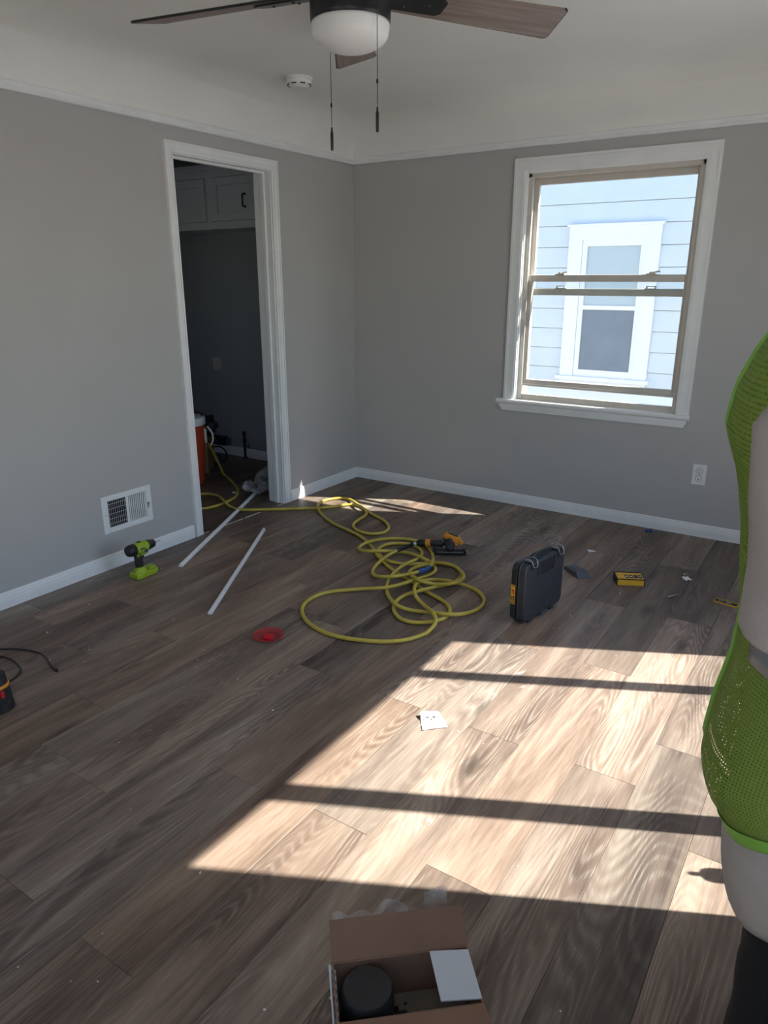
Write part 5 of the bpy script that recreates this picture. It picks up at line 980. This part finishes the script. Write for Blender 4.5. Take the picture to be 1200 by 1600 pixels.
# ---- the person in the lime safety vest at the right edge
per = thing('person', (3.17, -3.50, 0), 0, 'person in lime mesh safety vest, grey t-shirt and black trousers at the right edge', 'person')
def skin_body():
    me = D.meshes.new('body'); bm = bmesh.new(); V_ = {}; sk = {}
    def v(n_, p, r): V_[n_] = bm.verts.new(p); sk[n_] = r
    v('pelvis', (0.02, 0, 0.90), (0.125, 0.105)); v('waist', (0.01, 0, 1.04), (0.115, 0.095)); v('chest', (0.0, 0, 1.24), (0.135, 0.105)); v('neckb', (0.005, 0, 1.395), (0.060, 0.060)); v('neck', (-0.012, 0, 1.455), (0.050, 0.052)); v('skull', (-0.030, 0, 1.530), (0.055, 0.06))
    for s, n_ in ((-1, 'l'), (1, 'r')):
        v('sh'+n_, (-0.02, s*0.155, 1.345), (0.055, 0.055)); v('ua'+n_, (-0.045, s*0.218, 1.24), (0.042, 0.042)); v('el'+n_, (0.012, s*0.238, 1.075), (0.036, 0.036)); v('fa'+n_, (-0.005+0.05, s*0.235, 0.98), (0.034, 0.034)); v('wr'+n_, (0.075, s*0.240, 0.86), (0.024, 0.029)); v('pa'+n_, (0.090, s*0.240, 0.800), (0.016, 0.036)); 
        v('hip'+n_, (0.010, s*0.085, 0.80), (0.085, 0.085)); v('th'+n_, (-0.005, s*0.098, 0.64), (0.074, 0.074)); v('kn'+n_, (-0.015, s*0.102, 0.46), (0.054, 0.054)); v('ca'+n_, (0.015, s*0.104, 0.32), (0.052, 0.052)); v('an'+n_, (0.030, s*0.106, 0.10), (0.034, 0.034)); v('ft'+n_, (-0.06, s*0.112, 0.040), (0.035, 0.028)); v('toe'+n_, (-0.135, s*0.118, 0.030), (0.028, 0.022))
        for i, (dx, dy, L_) in enumerate(((-0.026, 0, .070), (-0.009, 0, .080), (0.009, 0, .074), (0.024, 0, .060))):
            b0 = Vector((0.090+dx*0.9, s*0.240, 0.795)); v('f%d1'%i+n_, b0+Vector((dx*0.35, 0, -0.035)), (0.0095, 0.0095)); v('f%d2'%i+n_, b0+Vector((dx*0.45-0.004, -s*0.012, -0.035-L_*0.45)), (0.0085, 0.0085)); v('f%d3'%i+n_, b0+Vector((dx*0.45-0.010, -s*0.030, -0.035-L_*0.85)), (0.0070, 0.0070))
        v('t1'+n_, (0.058, s*0.232, 0.805), (0.012, 0.012)); v('t2'+n_, (0.040, s*0.224, 0.775), (0.010, 0.010)); v('t3'+n_, (0.032, s*0.214, 0.745), (0.008, 0.008))
    E_ = [('pelvis', 'waist'), ('waist', 'chest'), ('chest', 'neckb'), ('neckb', 'neck'), ('neck', 'skull')]
    for n_ in 'lr':
        E_ += [('neckb', 'sh'+n_), ('sh'+n_, 'ua'+n_), ('ua'+n_, 'el'+n_), ('el'+n_, 'fa'+n_), ('fa'+n_, 'wr'+n_), ('wr'+n_, 'pa'+n_), ('pelvis', 'hip'+n_), ('hip'+n_, 'th'+n_), ('th'+n_, 'kn'+n_), ('kn'+n_, 'ca'+n_), ('ca'+n_, 'an'+n_), ('an'+n_, 'ft'+n_), ('ft'+n_, 'toe'+n_)]
        for i in range(4): E_ += [('pa'+n_, 'f%d1'%i+n_), ('f%d1'%i+n_, 'f%d2'%i+n_), ('f%d2'%i+n_, 'f%d3'%i+n_)]
        E_ += [('wr'+n_, 't1'+n_), ('t1'+n_, 't2'+n_), ('t2'+n_, 't3'+n_)]
    names = list(V_); bm.verts.index_update()
    for a, b2 in E_: bm.edges.new((V_[a], V_[b2]))
    bm.to_mesh(me); bm.free()
    o = D.objects.new('body', me); C.objects.link(o); o.modifiers.new('skin', 'SKIN').use_smooth_shade = True
    for i, n_ in enumerate(names):
        me.skin_vertices[0].data[i].radius = sk[n_]; me.skin_vertices[0].data[i].use_root = (n_ == 'pelvis')
    sb = o.modifiers.new('sub', 'SUBSURF'); sb.levels = 2; sb.render_levels = 2
    dg = bpy.context.evaluated_depsgraph_get(); nm = D.meshes.new_from_object(o.evaluated_get(dg)); o.modifiers.clear()
    # head, merged into the same mesh
    bm = bmesh.new(); bm.from_mesh(nm)
    hc = Vector((-0.035, 0, 1.570)); NU, NV = 40, 28; gridv = []
    for j_ in range(NV+1):
        b2 = (j_/NV-0.5)*PI; row = []
        for i in range(NU):
            a = 2*PI*i/NU; d = Vector((math.cos(a)*math.cos(b2), math.sin(a)*math.cos(b2), math.sin(b2)))
            p = Vector((d.x*0.098, d.y*0.076, d.z*0.112))
            if d.x < 0: p.x *= 0.92
            if d.z < 0: p.y *= 1-0.32*(-d.z)**1.2; p.x += (0.018*d.z if d.x < 0 else -0.03*d.z)
            f_ = -d.x
            if f_ > 0:
                p.x -= 0.024*math.exp(-((d.y/0.13)**2+((d.z+0.18)/0.16)**2))          # nose
                p.x += 0.010*math.exp(-(((abs(d.y)-0.38)/0.15)**2+((d.z-0.06)/0.13)**2))  # eye sockets
                p.x -= 0.007*math.exp(-((d.y/0.26)**2+((d.z+0.48)/0.09)**2))           # lips
                p.x -= 0.008*math.exp(-((d.y/0.25)**2+((d.z+0.86)/0.12)**2))           # chin
                p.x -= 0.004*math.exp(-((d.y/0.6)**2+((d.z-0.26)/0.08)**2))            # brow
            e_ = abs(d.y)
            if e_ > 0.93: p.y *= 1+0.16*math.exp(-(((d.x-0.05)/0.16)**2+((d.z+0.05)/0.25)**2))  # ears
            row.append(bm.verts.new(hc+p))
        gridv.append(row)
    for A, B in zip(gridv, gridv[1:]):
        for i in range(NU): bm.faces.new((A[i], A[(i+1) % NU], B[(i+1) % NU], B[i]))
    bmesh.ops.remove_doubles(bm, verts=bm.verts, dist=1e-5); bmesh.ops.recalc_face_normals(bm, faces=bm.faces)
    bm.to_mesh(nm); bm.free(); nm.materials.clear(); nm.materials.append(M['skin']); nm.shade_smooth()
    o.data = nm; o.parent = per
    return o
body = skin_body()
hr = MB()
def hairf(u, v):
    a = u*2*PI; b2 = 0.02+v*(PI/2-0.02)
    if math.cos(a) < 0: b2 = max(b2, 0.55*(-math.cos(a))**0.6 + v*(PI/2-0.55*(-math.cos(a))**0.6))
    else: b2 = -0.45*math.cos(a)+v*(PI/2+0.45*math.cos(a))
    k_ = 1.07+0.02*noise.noise(Vector((a*3, v*6, 0)))
    return Vector((-0.035+math.cos(a)*math.cos(b2)*0.098*k_, math.sin(a)*math.cos(b2)*0.079*k_, 1.570+math.sin(b2)*0.112*k_))
hr.grid(hairf, 48, 14); hr.build('hair', M['hair'], per, smooth=True)
ey = MB()
for s in (-1, 1):
    bmesh.ops.create_uvsphere(ey.bm, u_segments=14, v_segments=8, radius=0.0110, matrix=Matrix.Translation((-0.1035, s*0.030, 1.577)))
ey.build('eyes', M['white'], per, smooth=True)
ey = MB()
for s in (-1, 1): ey.lathe([(0.0058, 0), (0.004, 0.0012)], (-0.1140, s*0.030, 1.577), axis=(-1, 0, 0), n=14)
ey.build('irises', M['dark'], per)
for s in (-1, 1):
    lid = MB(); lid.tube([(-0.1115, s*0.030-0.012, 1.5835), (-0.1150, s*0.030, 1.5875), (-0.1115, s*0.030+0.012, 1.5835)], 0.0032, 8); lid.build('eyelid', M['skin'], per, smooth=True)
    br = MB(); br.tube([(-0.1130, s*0.017, 1.5985), (-0.1160, s*0.030, 1.6015), (-0.1090, s*0.044, 1.5985)], 0.0026, 8); br.build('eyebrow', M['hair'], per, smooth=True)
mo = MB(); mo.tube([(-0.1040, -0.022, 1.5135), (-0.1120, -0.010, 1.5145), (-0.1135, 0.0, 1.5140), (-0.1120, 0.010, 1.5145), (-0.1040, 0.022, 1.5135)], [0.0015, 0.0035, 0.0038, 0.0035, 0.0015], 8); mo.build('lips', M['skin'], per, smooth=True)

NR = 56
def ering(z, xf, xb, ry, wob=0.0, seed=0, a0=0.0, a1=2*PI, n=NR, dz=None):
    out = []
    full = abs(a1-a0-2*PI) < 1e-6
    for i in range(n if full else n+1):
        a = a0+(a1-a0)*i/n; cx, rx = (xf+xb)/2, (xb-xf)/2
        k_ = 1+wob*noise.noise(Vector((math.cos(a)*2.2, math.sin(a)*2.2, z*5+seed)))
        ca, sa = math.cos(a), math.sin(a); q = 0.86
        out.append(Vector((cx+rx*k_*math.copysign(abs(ca)**q, ca), ry*k_*math.copysign(abs(sa)**q, sa), z+(dz(a) if dz else 0))))
    return out
def interp(tab, z):
    for (z0, *a), (z1, *b2) in zip(tab, tab[1:]):
        if z1 <= z <= z0 or z0 <= z <= z1:
            t = (z-z0)/(z1-z0); return [x+(y-x)*t for x, y in zip(a, b2)]
    return list(tab[-1][1:])
# t-shirt: torso and sleeves
tt = [(1.425, -0.055, 0.060, 0.070), (1.405, -0.085, 0.090, 0.120), (1.375, -0.120, 0.115, 0.175), (1.32, -0.138, 0.135, 0.190), (1.24, -0.138, 0.145, 0.188), (1.12, -0.128, 0.140, 0.180), (1.00, -0.128, 0.145, 0.182), (0.92, -0.128, 0.150, 0.188), (0.85, -0.130, 0.152, 0.192), (0.80, -0.125, 0.150, 0.190), (0.755, -0.113, 0.142, 0.184), (0.750, -0.108, 0.138, 0.180)]
rr_ = []; N_ = 34
for i in range(N_+1):
    z = 1.425-(1.425-0.750)*i/N_; xf, xb, ry = interp(tt, z); rr_.append(ering(z, xf, xb, ry, 0.05, 3, dz=lambda a, q=min(1.0, max(0.0, (1.0-z)/0.25)): 0.085*q**1.3*math.sin(a)**2))
ts = MB(); ts.rings(rr_, caps=(False, False)); tshirt = ts.build('t_shirt', M['shirt'], per, smooth=True, solid=0.002)
def sleeve(s):
    mb = MB(); ax = [((-0.020, s*0.135, 1.385), 0.050), ((-0.040, s*0.175, 1.370), 0.070), ((-0.060, s*0.206, 1.325), 0.078), ((-0.060, s*0.222, 1.27), 0.074), ((-0.052, s*0.229, 1.22), 0.074), ((-0.046, s*0.232, 1.178), 0.080), ((-0.046, s*0.232, 1.174), 0.078)]
    rg = []
    for i in range(len(ax)*4-3):
        q = i/4; k_ = min(int(q), len(ax)-2); t = q-k_; p = Vector(ax[k_][0]).lerp(Vector(ax[k_+1][0]), t); r_ = ax[k_][1]+(ax[k_+1][1]-ax[k_][1])*t
        tilt = max(0, 1-q/2.0)
        ring = []
        for j_ in range(28):
            a = 2*PI*j_/28; w_ = 1+0.07*noise.noise(Vector((math.cos(a)*2, math.sin(a)*2, p.z*9)))
            e = Vector((math.cos(a)*r_*w_*1.05, math.sin(a)*r_*w_*0.86, 0)); e = Matrix.Rotation(s*1.1*tilt, 3, 'X') @ e
            ring.append(p+e)
        rg.append(ring)
    mb.rings(rg, caps=(False, False)); return mb.build('sleeve', M['shirt'], tshirt, smooth=True, solid=0.002)
sleeve(-1); sleeve(1)
# trousers
tr = MB(); rr_ = []
for z, xf, xb, ry in ((0.97, -0.115, 0.135, 0.160), (0.93, -0.118, 0.142, 0.165), (0.86, -0.112, 0.145, 0.172), (0.80, -0.104, 0.142, 0.176), (0.76, -0.099, 0.135, 0.176)): rr_.append(ering(z, xf, xb, ry, 0.02, 9))
tr.rings(rr_, caps=(False, False))
for s in (-1, 1):
    leg = [((0.015, s*0.082, 0.80), 0.094), ((0.008, s*0.090, 0.72), 0.094), ((0.000, s*0.098, 0.62), 0.090), ((-0.008, s*0.102, 0.52), 0.080), ((-0.014, s*0.104, 0.44), 0.073), ((0.005, s*0.106, 0.34), 0.070), ((0.020, s*0.108, 0.22), 0.066), ((0.028, s*0.108, 0.10), 0.066), ((0.030, s*0.108, 0.055), 0.070)]
    rg = []
    for i in range((len(leg)-1)*4+1):
        q = i/4; k_ = min(int(q), len(leg)-2); t = q-k_; p = Vector(leg[k_][0]).lerp(Vector(leg[k_+1][0]), t); r_ = leg[k_][1]+(leg[k_+1][1]-leg[k_][1])*t
        rg.append([p+Vector((math.cos(2*PI*j_/28)*r_, math.sin(2*PI*j_/28)*r_*0.95, 0))*(1+0.06*noise.noise(Vector((math.cos(2*PI*j_/28)*1.5, p.z*14, math.sin(2*PI*j_/28)*1.5+s)))) for j_ in range(28)])
    tr.rings(rg, caps=(False, True))
trs = tr.build('trousers', M['trouser'], per, smooth=True)
for s in (-1, 1):
    bt_ = MB()
    pr = [(-0.165, 0.030, 0.028), (-0.150, 0.042, 0.050), (-0.100, 0.047, 0.066), (-0.045, 0.045, 0.085), (0.0, 0.044, 0.120), (0.05, 0.042, 0.125), (0.085, 0.036, 0.110), (0.095, 0.030, 0.040)]
    rg = []
    for x_, wy, zt in pr: rg.append([Vector((x_, s*0.112+wy*cy, zt*cz)) for cy, cz in ((-1, 0), (-1.0, 0.45), (-0.7, 0.85), (0, 1), (0.7, 0.85), (1.0, 0.45), (1, 0))])
    bt_.rings(rg); b0 = bt_.build('boot', M['boot'], per, smooth=True)
    so_ = MB(); so_.prism([(-0.172, -0.028), (-0.150, -0.046), (-0.06, -0.050), (0.06, -0.046), (0.100, -0.032), (0.100, 0.032), (0.06, 0.046), (-0.06, 0.050), (-0.150, 0.046), (-0.172, 0.028)], 0.018, Matrix.Translation((0, s*0.112, 0)))
    so_.build('sole', M['dark'], b0)
# the vest: open front panels, wide arm holes, flared hem
vt_ = [(1.425, -0.100, 0.065, 0.095), (1.405, -0.140, 0.100, 0.140), (1.372, -0.166, 0.130, 0.182), (1.33, -0.181, 0.150, 0.200), (1.290, -0.185, 0.160, 0.204), (1.25, -0.169, 0.164, 0.204), (1.20, -0.158, 0.166, 0.202), (1.16, -0.154, 0.166, 0.202), (1.10, -0.147, 0.164, 0.205), (1.046, -0.148, 0.164, 0.212), (0.98, -0.158, 0.168, 0.217), (0.935, -0.163, 0.171, 0.222), (0.905, -0.153, 0.172, 0.222), (0.885, -0.139, 0.170, 0.220), (0.865, -0.128, 0.168, 0.217)]
def vdz(z):
    t = min(1.0, max(0.0, (1.12-z)/0.255))
    return lambda a: 0.105*t**1.4*math.sin(a)**2
def vest():
    bm = bmesh.new(); uvl = bm.loops.layers.uv.new('UVMap'); gap = 0.035
    nz_, na = 46, 96; V2 = []; 
    def hem(a): return 0.0
    for i in range(nz_+1):
        z = 1.425-(1.425-0.865)*i/nz_; xf, xb, ry = interp(vt_, z)
        row = [bm.verts.new(p) for p in ering(z, xf, xb, ry, 0.035*min(1, i/18), 6, -PI+gap, PI-gap, na, vdz(z))]; V2.append(row)
    for i in range(nz_):
        for j_ in range(na):
            a = -PI+gap+(2*PI-2*gap)*(j_+0.5)/na; z = 1.425-0.56*(i+0.5)/nz_
            # arm holes at the sides
            sd_ = abs(abs(a)-PI/2)
            if 1.185 < z < 1.395 and sd_ < 0.50*math.sqrt(max(0, 1-((z-1.30)/0.115)**2)): continue
            f_ = bm.faces.new((V2[i][j_], V2[i][j_+1], V2[i+1][j_+1], V2[i+1][j_]))
            for lp, (uu, vv) in zip(f_.loops, ((j_, i), (j_+1, i), (j_+1, i+1), (j_, i+1))): lp[uvl].uv = (uu/na*1.15, -vv/nz_*0.56)
    bmesh.ops.delete(bm, geom=[v_ for v_ in bm.verts if not v_.link_faces], context='VERTS')
    me = D.meshes.new('safety_vest'); bm.to_mesh(me); bm.free(); me.materials.append(M['vest']); me.shade_smooth()
    o = D.objects.new('safety_vest', me); C.objects.link(o); o.parent = per
    return o
vo_ = vest()
def strip(z0, z1, a0, a1, off, name, m):
    mb = MB(); rr_ = []
    for i in range(5):
        z = z0+(z1-z0)*i/4; xf, xb, ry = interp(vt_, z); rr_.append(ering(z, xf-off, xb+off, ry+off, 0.035*min(1, (1.425-z)/0.219), 6, a0, a1, 80, vdz(z)))
    mb.rings(rr_, caps=(False, False), close=False); return mb.build(name, m, vo_, smooth=True, solid=0.0012)
strip(1.090, 1.142, -PI+0.62, PI-0.62, 0.003, 'reflective_band', M['band'])
strip(0.863, 0.882, -PI+0.035, PI-0.035, 0.002, 'hem_binding', M['vest_binding'])
# bound front edges and arm-hole binding: thin tubes lying on the vest
for s in (-1, 1):
    pts = []
    for i in range(40):
        z = 1.42-(1.42-0.866)*i/39; xf, xb, ry = interp(vt_, z); p = ering(z, xf, xb, ry, 0.035*min(1, (1.425-z)/0.219), 6, s*(PI-0.05), s*(PI-0.05)+0.001, 1, vdz(z))[0]; pts.append(p)
    mb = MB(); mb.tube(pts, 0.0035, 8); mb.build('front_binding', M['vest_binding'], vo_, smooth=True)
    pts = []
    for i in range(48):
        t = 2*PI*i/48; z = 1.30+0.112*math.cos(t)*(1.0 if math.cos(t) < 0 else 0.86); a = s*(PI/2)+0.50*math.sin(t); xf, xb, ry = interp(vt_, z)
        pts.append(ering(z, xf-0.002, xb+0.002, ry+0.002, 0.035*min(1, (1.425-z)/0.219), 6, a, a+0.001, 1)[0])
    mb = MB(); mb.tube(pts, 0.009, 8, closed=True); mb.build('armhole_binding', M['vest_binding'], vo_, smooth=True)
